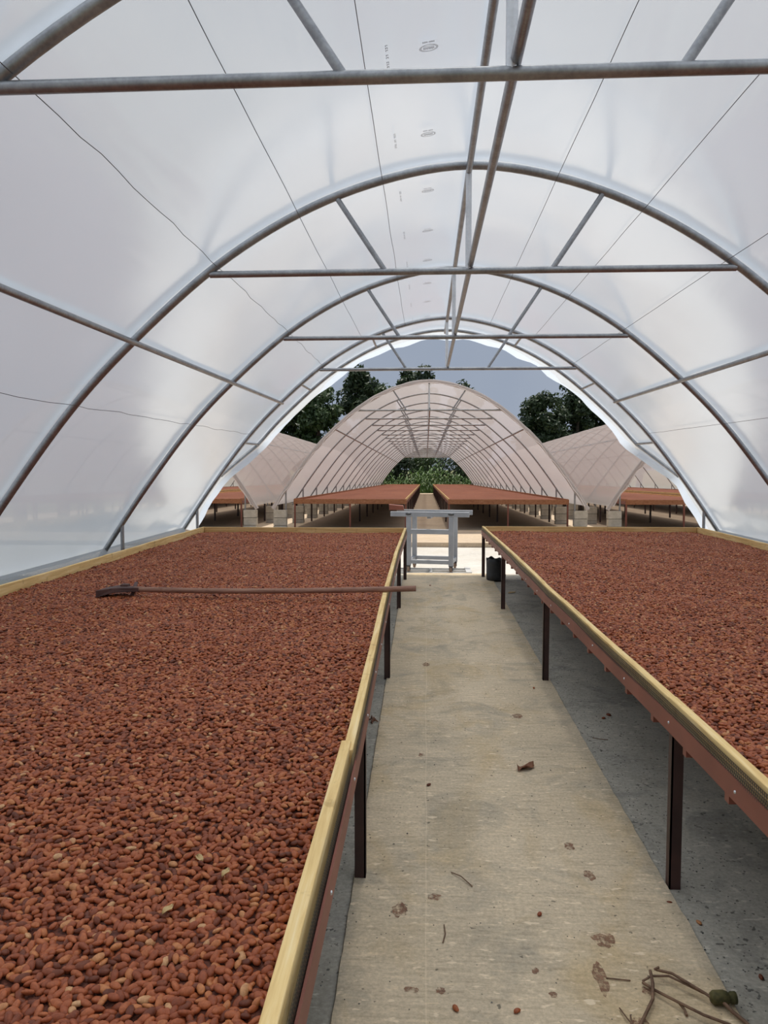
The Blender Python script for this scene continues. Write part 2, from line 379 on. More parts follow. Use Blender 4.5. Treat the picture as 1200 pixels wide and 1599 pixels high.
# far slab, slopes gently down
SL = 0.02
fs_ = MB()
for (x0, x1) in ((-14.0, 14.4),):
    fs_.add([(x0, 15.70, -0.30), (x1, 15.70, -0.30), (x1, 15.70, 0.01), (x0, 15.70, 0.01), (x0, 66, 0.01 - SL * 50), (x1, 66, 0.01 - SL * 50)],
            [(0, 1, 2, 3), (3, 2, 5, 4)])
struct(fs_.build('floor_far', 'far_floor'), 'tan dusty concrete slab under the far tunnels')

# ------------------------------------------------------------------ tunnels
def arch_mesh(name, r=0.029, n=10):
    return MB().tube([(x, 0, z) for x, z in PROFILE], r, n).mesh(name)
def stub_mesh(name, side):
    return MB().tube([(side * 3.68, 0, 0.97), (side * 3.68, 0, 0.44)], 0.022, 8).mesh(name)
def pier_meshes():
    core = MB().box(-0.15, 0.15, -0.085, 0.085, -0.12, 0.43).mesh('pier_core')
    blk = []
    for z0, z1 in ((-0.12, 0.045), (0.06, 0.24), (0.255, 0.445)):
        b = MB().box(-0.165, 0.165, -0.10, 0.10, z0, z1); blk.append(b.mesh('concrete_block'))
    return core, blk
AR = arch_mesh('arch'); ARF = arch_mesh('arch', 0.021, 8); ARF.materials.append(M['galv']); STL = stub_mesh('stub_post', -1); STR = stub_mesh('stub_post', 1)
CO = MB().tube([(-1.84, 0, 2.99), (-0.6, 0, 2.993), (0.6, 0, 2.993), (1.84, 0, 2.99)], 0.024, 10).mesh('collar_beam')
KP = MB().tube([(0, 0.0, 3.0), (0, 0.0, 3.70)], 0.021, 8).mesh('king_post')
SRL = MB().tube([(-0.92, 0, 3.50), (-0.585, 0, 3.0)], 0.0185, 8).mesh('strut')
SRR = MB().tube([(0.92, 0, 3.50), (0.585, 0, 3.0)], 0.0185, 8).mesh('strut')
PC, PB = pier_meshes()
for me, k in ((AR, 'galv'), (STL, 'galv'), (STR, 'galv'), (CO, 'galv'), (KP, 'galv_light'), (SRL, 'galv'), (SRR, 'galv'), (PC, 'mortar')): me.materials.append(M[k])
for b in PB: b.materials.append(M['block'])

def add_arch(root, y, full=True, far=False):
    a = obj('arch', ARF if far else AR, 'galv', root); a.location = (0, y, 0)
    if full:
        for nm, me in (('collar_beam', CO), ('king_post', KP), ('strut', SRL), ('strut', SRR), ('stub_post', STL), ('stub_post', STR)):
            obj(nm, me, 'galv', a)
    else:
        for nm, me in (('stub_post', STL), ('stub_post', STR)): obj(nm, me, 'galv', a)
    return a
def add_piers(root, y, sides=(-1, 1)):
    for s in sides:
        p = obj('pier', PC, 'mortar', root); p.location = (s * 3.82, y, 0); p.rotation_euler.z = rng.uniform(-0.03, 0.03)
        for b in PB:
            o = obj('concrete_block', b, 'block', p); o.location = (rng.uniform(-0.006, 0.006), rng.uniform(-0.006, 0.006), 0)

# --- the near tunnel the camera stands in
CX = 0.29
tun = tag(empty('polytunnel', (CX, 0, 0)), 'white film tunnel of galvanised arches over the two near drying tables', 'tunnel')
AY = [-5.7, -2.87, -0.05, 2.77, 5.52, 8.38, 11.2]
for y in AY:
    add_arch(tun, y); add_piers(tun, y)
def purlin(name, x, z, r, y0=-6.0, y1=11.2, mat='galv'):
    return MB().tube([(x, y, z) for y in np.linspace(y0, y1, 12)], r, 8).build(name, mat, tun)
purlin('ridge_purlin', 0.0, 3.672, 0.022, y1=12.2)
purlin('lower_ridge_purlin', 0.015, 3.035, 0.021)
for s in (-1, 1): purlin('side_purlin', s * 2.39, prof_at_x(2.39) - 0.035, 0.022)
# entrance hoop: bows out in front of the last arch and comes back to it low down
def hoop_y(z):
    if z >= 1.95: return 12.2
    if z <= 1.42: return 11.2
    return 11.2 + (z - 1.42) / 0.53
hp = [(x, hoop_y(z) + 0.02, z) for x, z in PROFILE if z > 1.36]
MB().tube(hp, 0.026, 10).build('entrance_hoop', 'galv', tun)
for s in (-1, 1):
    for ax in (1.08, 2.12, 2.97):
        z = prof_at_x(ax); MB().tube([(s * ax, 11.2, z), (s * ax, hoop_y(z) + 0.02, z)], 0.017, 8).build('spacer_pipe', 'galv', tun)
# wires under the film
for ax, sgn in [(0.60, -1), (0.60, 1), (1.19, -1), (1.19, 1), (1.77, -1), (1.77, 1), (2.84, -1), (2.84, 1)]:
    pts = []
    for y in np.arange(-5.9, 11.21, 0.2):
        k = 0.006 * noise.noise(Vector((y * 1.3, ax * sgn * 7, 0))) + (0.012 * noise.noise(Vector((y * 2.7, ax * sgn * 3, 5))) if (ax > 1.5 and sgn < 0) else 0)
        x = sgn * ax + k; pts.append((x, y, prof_at_x(x) - 0.031 + k * 0.5))
    MB().tube(pts, 0.0021, 5).build('wire', 'wire', tun)

# film cover
OUTP = offset_profile(0.035)
def near_film():
    NS = len(OUTP); rows = []
    base = [i for i in np.linspace(-6.2, 11.2, 117)]
    ext = [0.0, 0.25, 0.5, 0.75, 0.93, 1.0, 1.06, 1.12, 1.18, 1.25]
    vs = []
    def pt(i, y, inward):
        x, z = OUTP[i]; a = OUTP[max(i - 1, 0)]; b = OUTP[min(i + 1, NS - 1)]
        tx, tz = b[0] - a[0], b[1] - a[1]; L = math.hypot(tx, tz); nx_, nz_ = -tz / L, tx / L
        return (x - nx_ * inward, y, z - nz_ * inward)
    keep = [i for i, (x, z) in enumerate(OUTP) if z > 0.64]
    for y in base:
        # sags a touch between arches
        k = min(abs(y - a) for a in AY); u = min(1, k / 1.4)
        for i in keep:
            x, z = OUTP[i]
            w_ = 0.016 * noise.noise(Vector((x * 1.4, y * 0.55, z * 1.4))) + 0.006 * noise.noise(Vector((x * 4, y * 1.5, z * 4)))
            low = max(0, (1.4 - z)) * 0.02 * noise.noise(Vector((y * 3, 1.0 if x > 0 else 9.0, z * 2)))
            vs.append(pt(i, y, u * 0.012 + (abs(w_) + low) * min(1, k * 5)))
    ny = len(base)
    # beyond the last arch: follow the entrance hoop, then a loose flap with a ragged edge
    for e in ext:
        for i in keep:
            x, z = OUTP[i]; hy = max(hoop_y(z), 11.2)
            if e <= 1.0: y = 11.2 + (hy - 11.2) * e + 0.03 * e; inward = 0
            else:
                t = (e - 1.0) / 0.25
                rag = 0.27 + 0.08 * noise.noise(Vector((x * 1.1, z * 1.1, 2))) + 0.05 * noise.noise(Vector((x * 6, z * 6, 4)))
                y = hy + 0.03 + t * rag; inward = 0.12 * t * t + 0.05 * t * noise.noise(Vector((x * 2.5, z * 2.5, 8)))
            vs.append(pt(i, y, inward))
    ny += len(ext); nk = len(keep)
    fs = [(j * nk + i, j * nk + i + 1, (j + 1) * nk + i + 1, (j + 1) * nk + i) for j in range(ny - 1) for i in range(nk - 1)]
    m = MB(); m.add(vs, fs, True); return m
near_film().build('film_cover', 'film', tun)
# grey net skirt under the film on both sides
for s in (-1, 1):
    m = MB(); vs = []; ysn = np.linspace(-6.0, 11.15, 70)
    for y in ysn:
        b = 0.012 * noise.noise(Vector((y * 2.0, s, 0)))
        vs += [(s * (prof_at_z(0.69) + 0.012), y, 0.69), (s * (3.85 + b), y, 0.65), (s * (3.80 + b), y, 0.58), (s * (3.90 + b), y, 0.10)]
    m.add(vs, [(4 * j + k, 4 * j + k + 1, 4 * j + 5 + k, 4 * j + 4 + k) for j in range(len(ysn) - 1) for k in range(3)], True)
    m.build('net_skirt', 'net', tun)
# maker's stamp printed on the film: an oval emblem with lines of small print, and a column of small print
def stamp(y):
    m = MB(); zf = lambda x, yy: prof_at_x(x) - 0.004
    def q(x0, x1, y0, y1): m.add([(x0, y0, zf(x0, y0)), (x1, y0, zf(x1, y0)), (x1, y1, zf(x1, y1)), (x0, y1, zf(x0, y1))], [(0, 1, 2, 3)])
    cx = -0.285
    for ro in (0.046, 0.040):
        for k in range(28):
            a0, a1 = 2 * math.pi * k / 28, 2 * math.pi * (k + 1) / 28
            p = [(cx + r_ * math.cos(a), y + 0.72 * r_ * math.sin(a)) for r_, a in ((ro, a0), (ro, a1), (ro - 0.0028, a1), (ro - 0.0028, a0))]
            m.add([(x, yy, zf(x, yy)) for x, yy in p], [(0, 1, 2, 3)])
    for k in range(9):
        x = cx - 0.026 + k * 0.0062
        q(x, x + 0.003, y - 0.008, y + 0.012 + 0.004 * (k % 2))
        q(x, x + 0.0042, y - 0.018, y - 0.014)
    for k in range(7):
        if k == 3: q(cx - 0.003, cx + 0.003, y - 0.055, y - 0.052); continue
        x = cx - 0.03 + k * 0.0085; q(x, x + 0.006, y - 0.060, y - 0.058); q(x, x + 0.0022, y - 0.060, y - 0.047); q(x + 0.004, x + 0.006, y - 0.060, y - 0.047); q(x, x + 0.006, y - 0.049, y - 0.047)
    xc = -0.495
    for k in range(10):
        if k in (3, 6): continue
        yy = y - 0.11 + k * 0.022
        q(xc, xc + 0.011, yy, yy + 0.004); q(xc, xc + 0.003, yy, yy + 0.014); q(xc + 0.008, xc + 0.011, yy, yy + (0.014 if k % 2 else 0.008))
    return m
for k in range(8): stamp(3.93 + k * 1.0).build('printed_stamp', 'ink', tun)['kind'] = 'stuff'

# --- far tunnels: one straight ahead, one each side
BAY, NB = 2.775, 16
def far_film_mesh():
    vs = []; keep = [i for i, (x, z) in enumerate(OUTP) if z > 0.56]; ysn = [-0.28, -0.14] + [k * BAY + o for k in range(NB) for o in (0, 0.035, 0.10, 0.35, 0.9, BAY / 2, BAY - 0.9, BAY - 0.35, BAY - 0.10, BAY - 0.035)] + [NB * BAY, NB * BAY + 0.2]; nk = len(keep)
    for y in ysn:
        k = abs((y / BAY) - round(y / BAY)) * BAY
        for i in keep:
            x, z = OUTP[i]; sc_ = 1 - (0.012 * min(1, k / 1.2) ** 0.5 if z > 0.8 else 0.004) - 0.004 * abs(noise.noise(Vector((x * 2, y * 0.8, z * 2))))
            if y < -0.1: sc_ -= 0.018 + 0.012 * noise.noise(Vector((x * 4, 0, z * 4)))
            low = 0.05 * max(0, 0.9 - z) * noise.noise(Vector((y * 2, x, 0)))
            vs.append((x * sc_ + low, y, z * (sc_ if z > 1.5 else 1)))
    m = MB(); m.add(vs, [(j * nk + i, j * nk + i + 1, (j + 1) * nk + i + 1, (j + 1) * nk + i) for j in range(len(ysn) - 1) for i in range(nk - 1)], True)
    me = m.mesh('film_cover'); me.materials.append(M['film_old']); return me
FF = far_film_mesh()
PR = {}
for nm, x, z, r in (('ridge_purlin', 0, 3.672, 0.024), ('lower_ridge_purlin', 0.015, 3.035, 0.02), ('side_purlin', -2.39, prof_at_x(2.39) - 0.035, 0.022), ('side_purlin', 2.39, prof_at_x(2.39) - 0.035, 0.022)):
    me = MB().tube([(x, -0.05, z), (x, NB * BAY, z)], r, 8).mesh(nm); me.materials.append(M['galv']); PR[(nm, x)] = me
def far_tunnel(cx, label, full):
    t = tag(empty('polytunnel', (cx, 19.6, -0.02), (-SL, 0, 0)), label, 'tunnel', 'far row of dusty film tunnels')
    for k in range(NB + 1):
        add_arch(t, k * BAY, full, True); add_piers(t, k * BAY)
    for (nm, x), me in PR.items(): obj(nm, me, 'galv', t)
    obj('film_cover', FF, 'film_old', t)
    MB().tube([(x, -0.07 + 0.015 * noise.noise(Vector((x * 2, z * 2, cx))), z) for x, z in offset_profile(0.0)], [0.05 + 0.012 * noise.noise(Vector((x * 5, z * 5, cx))) for x, z in PROFILE], 8).build('rolled_film_edge', 'film_old', t)
    ge = [(x, z) for x, z in OUTP if z >= 2.96]; gm_ = MB()
    gm_.add([(x, NB * BAY + 0.06, z) for x, z in ge] + [(x, NB * BAY + 0.05, 2.95) for x, z in ge], [(i, i + 1, len(ge) + i + 1, len(ge) + i) for i in range(len(ge) - 1)])
    gm_.build('gable_film', 'film_old', t)
    return t
FCX = (0.07, -8.35, 8.55)
far_tunnel(FCX[0], 'dusty open tunnel straight ahead beyond the grey cart', True)
far_tunnel(FCX[1], 'dusty far tunnel standing to the left of the central far tunnel', False)
far_tunnel(FCX[2], 'dusty far tunnel standing to the right of the central far tunnel', False)

# ------------------------------------------------------------------ near drying tables
TOP = 0.73; ST0, ST1 = 0.605, 0.678; BED = 0.655
def seg_board(m, pts, th, z0, z1, side):
    """A board whose outer face follows pts (x, y, dz); thickness th towards side (+1: to +x)."""
    vs = []
    for x, y, dz in pts: vs += [(x, y, z0), (x + side * th, y, z0), (x + side * th, y, z1 + dz), (x, y, z1 + dz)]
    k = len(pts); fs = [(0, 1, 2, 3)[::-1], tuple(4 * (k - 1) + i for i in range(4))]
    for i in range(k - 1):
        for e in range(4): fs.append((4 * i + e, 4 * i + (e + 1) % 4, 4 * i + 4 + (e + 1) % 4, 4 * i + 4 + e))
    m.add(vs, fs); return m
def mesh_strip(xf, y0, y1, z0, z1, sgn, parent, pitch=0.0125):
    """Woven black mesh standing against the outer face of the board: slanted strands both ways."""
    m = MB(); h = z1 - z0; t = 0.0020
    y = y0
    while y < y1:
        for d in (-1, 1):
            ya, yb = (y, y + d * 0.011)
            if min(ya, yb) < y0 or max(ya, yb) > y1: continue
            xa = xf(ya) + sgn * (0.003 if d > 0 else 0.0045); xb = xf(yb) + sgn * (0.003 if d > 0 else 0.0045)
            m.add([(xa, ya - t, z0), (xa, ya + t, z0), (xb, yb + t, z1), (xb, yb - t, z1)], [(0, 1, 2, 3)])
        y += pitch
    for k in range(6):
        z = z0 + h * k / 5; n_ = 40
        ysn = np.linspace(y0, y1, n_); vs = []
        for yy in ysn: x = xf(yy) + sgn * 0.0035; vs += [(x, yy, z - 0.0011), (x, yy, z + 0.0011)]
        m.add(vs, [(2 * i, 2 * i + 1, 2 * i + 3, 2 * i + 2) for i in range(n_ - 1)])
    return m.build('black_mesh', 'black_mesh', parent)
def poly_x(knots):
    ks = [k[1] for k in knots]; xs_ = [k[0] for k in knots]
    return lambda y: float(np.interp(y, ks, xs_))
def near_table(name, label, inner, outer, y0, y1, s, seams_in, seams_out):
    """s = +1: table extends to +x from its inner edge; inner/outer are functions x(y)."""
    t = tag(empty(name, (0, 0, 0)), label, 'table', 'near drying tables')
    # steel edge rails
    for fx, d in ((inner, 1), (outer, -1)):
        m = MB(); sd = s * d; yk = [y for y in np.linspace(y0, y1, 34)]
        seg_board(m, [(fx(y), y, 0) for y in yk], 0.006, ST0, ST1, sd)
        seg_board(m, [(fx(y) + sd * 0.003, y, 0) for y in yk], 0.052, ST0, ST0 + 0.006, sd)
        rail = m.build('edge_rail', 'red_steel', t)
        if d == 1:
            for y in np.arange(0.5, y1, 0.62):
                x = fx(y)
                o = MB().lathe([(0.0, 0.004), (0.005, 0.003), (0.006, 0.0)], n=8).build('screw', 'screw', rail); o.location = (x - s * 0.0, y, (ST0 + ST1) / 2 + rng.uniform(-0.01, 0.01)); o.rotation_euler = (0, -s * math.pi / 2, 0)
    for yy in (y0, y1):
        MB().bar((inner(yy), yy, (ST0 + ST1) / 2), (outer(yy), yy, (ST0 + ST1) / 2), 0.006, ST1 - ST0).build('end_rail', 'red_steel', t)
    # joists
    for y in np.arange(y0 + 0.19, y1 - 0.05, 0.385):
        a, b = inner(y) + s * 0.008, outer(y) - s * 0.008
        MB().bar((a, y, ST0 - 0.012), (b, y, ST0 - 0.012), 0.035, 0.045).build('joist', 'red_steel', t)
    # legs: angle iron
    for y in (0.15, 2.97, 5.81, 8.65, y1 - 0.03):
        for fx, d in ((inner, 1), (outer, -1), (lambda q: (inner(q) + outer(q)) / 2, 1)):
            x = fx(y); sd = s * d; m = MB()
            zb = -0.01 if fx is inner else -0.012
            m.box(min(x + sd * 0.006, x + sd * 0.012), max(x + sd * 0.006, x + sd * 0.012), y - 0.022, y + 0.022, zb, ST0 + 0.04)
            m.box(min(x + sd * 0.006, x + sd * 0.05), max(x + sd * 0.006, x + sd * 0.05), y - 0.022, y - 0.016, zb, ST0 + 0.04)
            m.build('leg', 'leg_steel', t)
    # wooden boards standing inside the rails
    for fx, d, seams in ((inner, 1, seams_in), (outer, -1, seams_out)):
        for (a, b, off, dz) in seams:
            sd = s * d; k = max(2, int((b - a) / 0.35)); pts = []
            for y in np.linspace(a, b, k):
                pts.append((fx(y) + sd * (0.009 + off) + 0.006 * noise.noise(Vector((y * 0.9, fx(y), 3))), y, dz + 0.006 * noise.noise(Vector((y * 0.8, fx(y) * 3, 7)))))
            seg_board(MB(), pts, 0.032, 0.625, TOP, sd).build('board', 'pine_y', t, 0.003)
    mid = (inner(y1) + outer(y1)) / 2 + rng.uniform(-0.4, 0.4)
    for xa, xb, dy in ((inner(y1) + s * 0.05, mid, 0.0), (mid, outer(y1) - s * 0.05, 0.004)):
        MB().box(min(xa, xb), max(xa, xb), y1 - 0.048 - dy, y1 - 0.008 - dy, 0.625, TOP).build('end_board', 'pine_x', t, 0.003)
    xa, xb = inner(y0), outer(y0)
    MB().box(min(xa, xb) + 0.05, max(xa, xb) - 0.05, y0 + 0.008, y0 + 0.05, 0.625, TOP).build('end_board', 'pine_x', t, 0.003)
    tm = MB(); yk = [y for y in np.linspace(y0 + 0.02, y1 - 0.02, 30)]
    tm.add([p for y in yk for p in ((inner(y) + s * 0.045, y, ST0 + 0.024), (outer(y) - s * 0.045, y, ST0 + 0.024))], [(2 * i, 2 * i + 1, 2 * i + 3, 2 * i + 2) for i in range(len(yk) - 1)])
    tm.build('mesh_tray', 'black_mesh', t)
    return t
L_in = poly_x([(-0.212, -1.6), (-0.222, 2.2), (-0.229, 3.0), (-0.246, 4.2), (-0.27, 6.1), (-0.282, 7.9), (-0.266, 10.80)])
L_out = poly_x([(-3.20, -1.6), (-3.20, 10.80)])
R_in = poly_x([(0.985, -1.6), (0.957, 2.1), (0.942, 3.1), (0.885, 5.6), (0.86, 7.7), (0.80, 11.12)])
R_out = poly_x([(3.86, -1.6), (3.88, 11.12)])
LY1, RY1, TY0 = 10.80, 11.12, -1.6
tl = near_table('drying_table', 'long bean drying table with pine rim, the one the rake lies on', L_in, L_out, TY0, LY1, -1,
                [(TY0, 2.46, 0.010, 0.010), (2.40, 5.28, 0.0, 0.0), (5.28, 8.12, 0.0, 0.004), (8.12, LY1, 0.0, 0.0)],
                [(TY0, 1.4, 0, 0), (1.4, 4.4, 0, 0.004), (4.4, 7.4, 0, 0), (7.4, LY1, 0, 0.003)])
tr = near_table('drying_table', 'long bean drying table with pine rim, black bucket under its far corner', R_in, R_out, TY0, RY1, 1,
                [(TY0, 3.02, 0.0, 0.003), (3.02, 5.9, 0.0, 0.0), (5.9, 8.9, 0.0, 0.004), (8.9, RY1, 0.0, 0.0)],
                [(TY0, 2.2, 0, 0), (2.2, 5.2, 0, 0.003), (5.2, 8.2, 0, 0), (8.2, RY1, 0, 0.004)])
mesh_strip(lambda y: R_in(y) + 0.006 * noise.noise(Vector((y * 0.9, R_in(y), 3))) + 0.004, 0.4, RY1 - 0.02, ST1 - 0.005, TOP - 0.008, -1, tr)
mesh_strip(lambda y: L_in(y) - (0.012 if y < 2.45 else 0.004), 0.4, LY1 - 0.02, ST1 - 0.005, TOP - 0.008, 1, tl)

# ------------------------------------------------------------------ cocoa beans
import bmesh
def bean_mesh(seed):
    r_ = random.Random(seed); bm = bmesh.new(); bmesh.ops.create_icosphere(bm, subdivisions=2, radius=1.0)
    L, W, Hh = r_.uniform(0.0112, 0.0146), r_.uniform(0.0066, 0.0080), r_.uniform(0.0050, 0.0062)
    bend = r_.uniform(-0.10, 0.16); tap = r_.uniform(-0.22, 0.22)
    for v in bm.verts:
        p = v.co; n1 = noise.noise(p * 1.6 + Vector((seed * 3.1, 0, 0)))
        k = 1 + 0.10 * n1; tp = 1 + tap * p.x
        v.co = Vector((p.x * L * k, (p.y * W * tp + bend * L * (p.x * p.x - 0.4)) * k, p.z * Hh * tp * k))
    me = bpy.data.meshes.new('cocoa_bean'); bm.to_mesh(me); bm.free()
    me.polygons.foreach_set('use_smooth', [True] * len(me.polygons)); me.materials.append(M['bean']); return me
BM = [bean_mesh(i) for i in range(7)]
def bed_z(x, y):
    return BED + 0.016 * noise.noise(Vector((x * 2.2, y * 1.6, 0))) + 0.010 * noise.noise(Vector((x * 6, y * 5, 4)))
# the 300 beans nearest the camera, one object each
BX0, BX1, BY0, BY1 = -0.735, -0.275, 1.15, 1.262
br = random.Random(3); placed = []; tries = 0
while len(placed) < 300 and tries < 60000:
    tries += 1; x, y = br.uniform(BX0, BX1), br.uniform(BY0, BY1); dmin = 0.0118 if tries < 30000 else 0.0100
    if all((x - a) ** 2 + (y - b) ** 2 > dmin * dmin for a, b in placed): placed.append((x, y))
beans = []
for i, (x, y) in enumerate(placed):
    o = bpy.data.objects.new('cocoa_bean', BM[i % 7]); COL.objects.link(o)
    o.location = (x, y, bed_z(x, y) + br.uniform(0.000, 0.011)); o.rotation_euler = (br.uniform(-0.8, 0.8), br.uniform(-0.5, 0.5), br.uniform(0, 6.283))
    s_ = br.uniform(0.92, 1.24); o.scale = (s_, s_, s_)
    tag(o, 'reddish brown cocoa bean at the very front of the rake table', 'cocoa bean', 'cocoa beans at the front edge of the table'); beans.append(o)

def bean_scatter():
    ng = bpy.data.node_groups.new('bean_scatter', 'GeometryNodeTree')
    ng.interface.new_socket('Geometry', in_out='INPUT', socket_type='NodeSocketGeometry')
    ng.interface.new_socket('Geometry', in_out='OUTPUT', socket_type='NodeSocketGeometry')
    N = ng.nodes.new; K = ng.links.new
    gi, go = N('NodeGroupInput'), N('NodeGroupOutput')
    d = N('GeometryNodeDistributePointsOnFaces'); d.distribute_method = 'POISSON'
    d.inputs['Distance Min'].default_value = 0.0108; d.inputs['Density Max'].default_value = 12500; d.inputs['Seed'].default_value = 4
    K(gi.outputs[0], d.inputs['Mesh'])
    # leave out the patch filled by the single beans
    pos = N('GeometryNodeInputPosition'); sp = N('ShaderNodeSeparateXYZ'); K(pos.outputs[0], sp.inputs[0])
    def cmp(sock, op, val):
        c = N('ShaderNodeMath'); c.operation = op; c.inputs[1].default_value = val; K(sock, c.inputs[0]); return c.outputs[0]
    def mul(a, b):
        c = N('ShaderNodeMath'); c.operation = 'MULTIPLY'; K(a, c.inputs[0]); K(b, c.inputs[1]); return c.outputs[0]
    inside = mul(mul(cmp(sp.outputs[0], 'GREATER_THAN', BX0), cmp(sp.outputs[0], 'LESS_THAN', BX1)), mul(cmp(sp.outputs[1], 'GREATER_THAN', BY0), cmp(sp.outputs[1], 'LESS_THAN', BY1)))
    dl = N('GeometryNodeDeleteGeometry'); dl.domain = 'POINT'; K(d.outputs['Points'], dl.inputs[0]); K(inside, dl.inputs[1])
    jn = N('GeometryNodeJoinGeometry')
    for b in beans[:7]:
        oi = N('GeometryNodeObjectInfo'); oi.inputs['Object'].default_value = b; oi.inputs['As Instance'].default_value = True; oi.transform_space = 'ORIGINAL'
        K(oi.outputs['Geometry'], jn.inputs[0])
    rv = N('FunctionNodeRandomValue'); rv.data_type = 'FLOAT_VECTOR'
    rv.inputs[0].default_value = (-0.8, -0.5, 0); rv.inputs[1].default_value = (0.8, 0.5, 6.283)
    rs = N('FunctionNodeRandomValue'); rs.data_type = 'FLOAT'; rs.inputs[2].default_value = 0.9; rs.inputs[3].default_value = 1.24; rs.inputs['Seed'].default_value = 9
    ro = N('FunctionNodeRandomValue'); ro.data_type = 'FLOAT_VECTOR'; ro.inputs[0].default_value = (0, 0, -0.001); ro.inputs[1].default_value = (0, 0, 0.011); ro.inputs['Seed'].default_value = 21
    stp = N('GeometryNodeSetPosition'); K(dl.outputs[0], stp.inputs['Geometry']); K(ro.outputs[0], stp.inputs['Offset'])
    io = N('GeometryNodeInstanceOnPoints'); io.inputs['Pick Instance'].default_value = True
    K(stp.outputs[0], io.inputs['Points']); K(jn.outputs[0], io.inputs['Instance'])
    K(rv.outputs[0], io.inputs['Rotation']); K(rs.outputs[1], io.inputs['Scale'])
    j2 = N('GeometryNodeJoinGeometry'); K(io.outputs[0], j2.inputs[0]); K(gi.outputs[0], j2.inputs[0])
    K(j2.outputs[0], go.inputs[0])
    return ng
BN = bean_scatter()
def bean_bed(fin, fout, y0, y1, s, label):
    m = MB(); vs = []; ny, nx_ = 150, 44
    for j in range(ny + 1):
        y = y0 + 0.055 + (y1 - y0 - 0.11) * j / ny
        a, b = fin(y) + s * 0.055, fout(y) - s * 0.055
        for i in range(nx_ + 1):
            x = a + (b - a) * i / nx_; vs.append((x, y, bed_z(x, y) - 0.004))
    w_ = nx_ + 1
    fs = [((j * w_ + i), (j * w_ + i + 1), (j + 1) * w_ + i + 1, (j + 1) * w_ + i)[::s] for j in range(ny) for i in range(nx_)]
    m.add(vs, fs, True)
    o = m.build('cocoa_beans', 'bed'); tag(o, label, 'cocoa beans', None, 'stuff')
    md = o.modifiers.new('beans', 'NODES'); md.node_group = BN
    return o
bean_bed(lambda y: L_in(y) - (0.008 if y < 2.42 else -0.01), L_out, TY0, LY1, -1, 'layer of drying cocoa beans with a rake lying on it')
bean_bed(R_in, R_out, TY0, RY1, 1, 'layer of drying cocoa beans on the table above the black bucket')

# ------------------------------------------------------------------ wooden rake across the near table
rk = tag(empty('rake', (0, 0, 0)), 'long handled wooden rake lying across the cocoa beans', 'rake')
hp_ = []
for t in np.linspace(0, 1, 14):
    x = -0.07 - 2.07 * t; z = 0.765 - 0.045 * t - 0.018 * math.sin(math.pi * t); y = 5.36 + 0.14 * t + 0.012 * math.sin(t * 5)
    hp_.append((x, y, z))
MB().tube(hp_, [0.020] * 3 + [0.0195] * 11, 10).build('handle', 'rake_wood', rk)
hd = MB()
prof = [(-0.30, 0.0), (-0.28, 0.045), (-0.10, 0.062), (0.10, 0.062), (0.28, 0.045), (0.30, 0.0)]
# a scraper board standing across the end of the handle, tilted
vs = []
for dx in (0.0, 0.028):
    for py, pz in prof: vs.append((-2.26 + dx + 0.5 * pz - py * 0.25, 5.72 + py * 0.75, 0.645 + pz * 1.3))
k = len(prof); fs = [tuple(range(k))[::-1], tuple(range(k, 2 * k))] + [(i, (i + 1) % k, k + (i + 1) % k, k + i) for i in range(k)]
hd.add(vs, fs); hd.build('scraper_head', 'rake_head', rk, 0.004)
bt = MB()
bt.add([(-2.10, 5.515, 0.705), (-2.10, 5.465, 0.705), (-2.28, 5.60, 0.735), (-2.28, 5.44, 0.735), (-2.10, 5.515, 0.735), (-2.10, 5.465, 0.735), (-2.28, 5.62, 0.70), (-2.28, 5.43, 0.70),
        (-2.39, 5.60, 0.715), (-2.41, 5.44, 0.715), (-2.39, 5.60, 0.66), (-2.41, 5.44, 0.66)],
       [(4, 5, 3, 2), (2, 3, 9, 8), (8, 9, 11, 10), (0, 6, 7, 1), (6, 10, 11, 7), (0, 1, 5, 4), (0, 4, 2, 6), (1, 7, 3, 5), (2, 8, 10, 6), (3, 7, 11, 9)])
bt.build('socket', 'rake_head', rk, 0.004)
MB().box(-2.26, -2.20, 5.52, 5.57, 0.715, 0.75).build('wedge', 'rake_head', rk, 0.006)

# ------------------------------------------------------------------ grey trolley and its rails in the yard
YZ = -0.085
ct = tag(empty('trolley', (0.06, 12.0, YZ), (0, 0, R(-8.5))), 'grey steel frame trolley on castors at the tunnel mouth', 'trolley')
CW, CD = 0.335, 0.56
for sx in (-1, 1):
    for yy in (0.0, CD):
        m = MB().box(sx * CW - 0.038, sx * CW + 0.038, yy - 0.03, yy + 0.03, 0.12, 0.885); m.build('post', 'cart', ct, 0.004)
for yy in (0.0, CD):
    MB().box(-CW + 0.03, CW - 0.03, yy - 0.025, yy + 0.025, 0.145, 0.205).build('bottom_rail', 'cart', ct, 0.004)
for sx in (-1, 1):
    MB().box(sx * CW - 0.025, sx * CW + 0.025, 0.03, CD - 0.03, 0.145, 0.205).build('bottom_rail', 'cart', ct, 0.004)
MB().box(-CW + 0.03, CW - 0.03, -0.03, 0.03, 0.615, 0.69).build('middle_rail', 'cart', ct, 0.004)
for yy in (0.0, CD):
    MB().box(-0.625, 0.615, yy - 0.03, yy + 0.03, 0.887, 0.962).build('top_beam', 'cart', ct, 0.004)
MB().box(-0.05, 0.01, 0.03, CD - 0.03, 0.855, 0.905).build('top_spacer', 'cart', ct, 0.004)
for sx in (-1, 1):
    o = MB().lathe([(0.0, 0.012), (0.04, 0.010), (0.048, 0.0), (0.04, -0.01), (0.0, -0.012)], (0, 0, 0), 14).build('bolt_plate', 'castor', ct); o.location = (sx * CW, -0.034, 0.93); o.rotation_euler = (math.pi / 2, 0, 0); o.scale = (1, 0.4, 1)
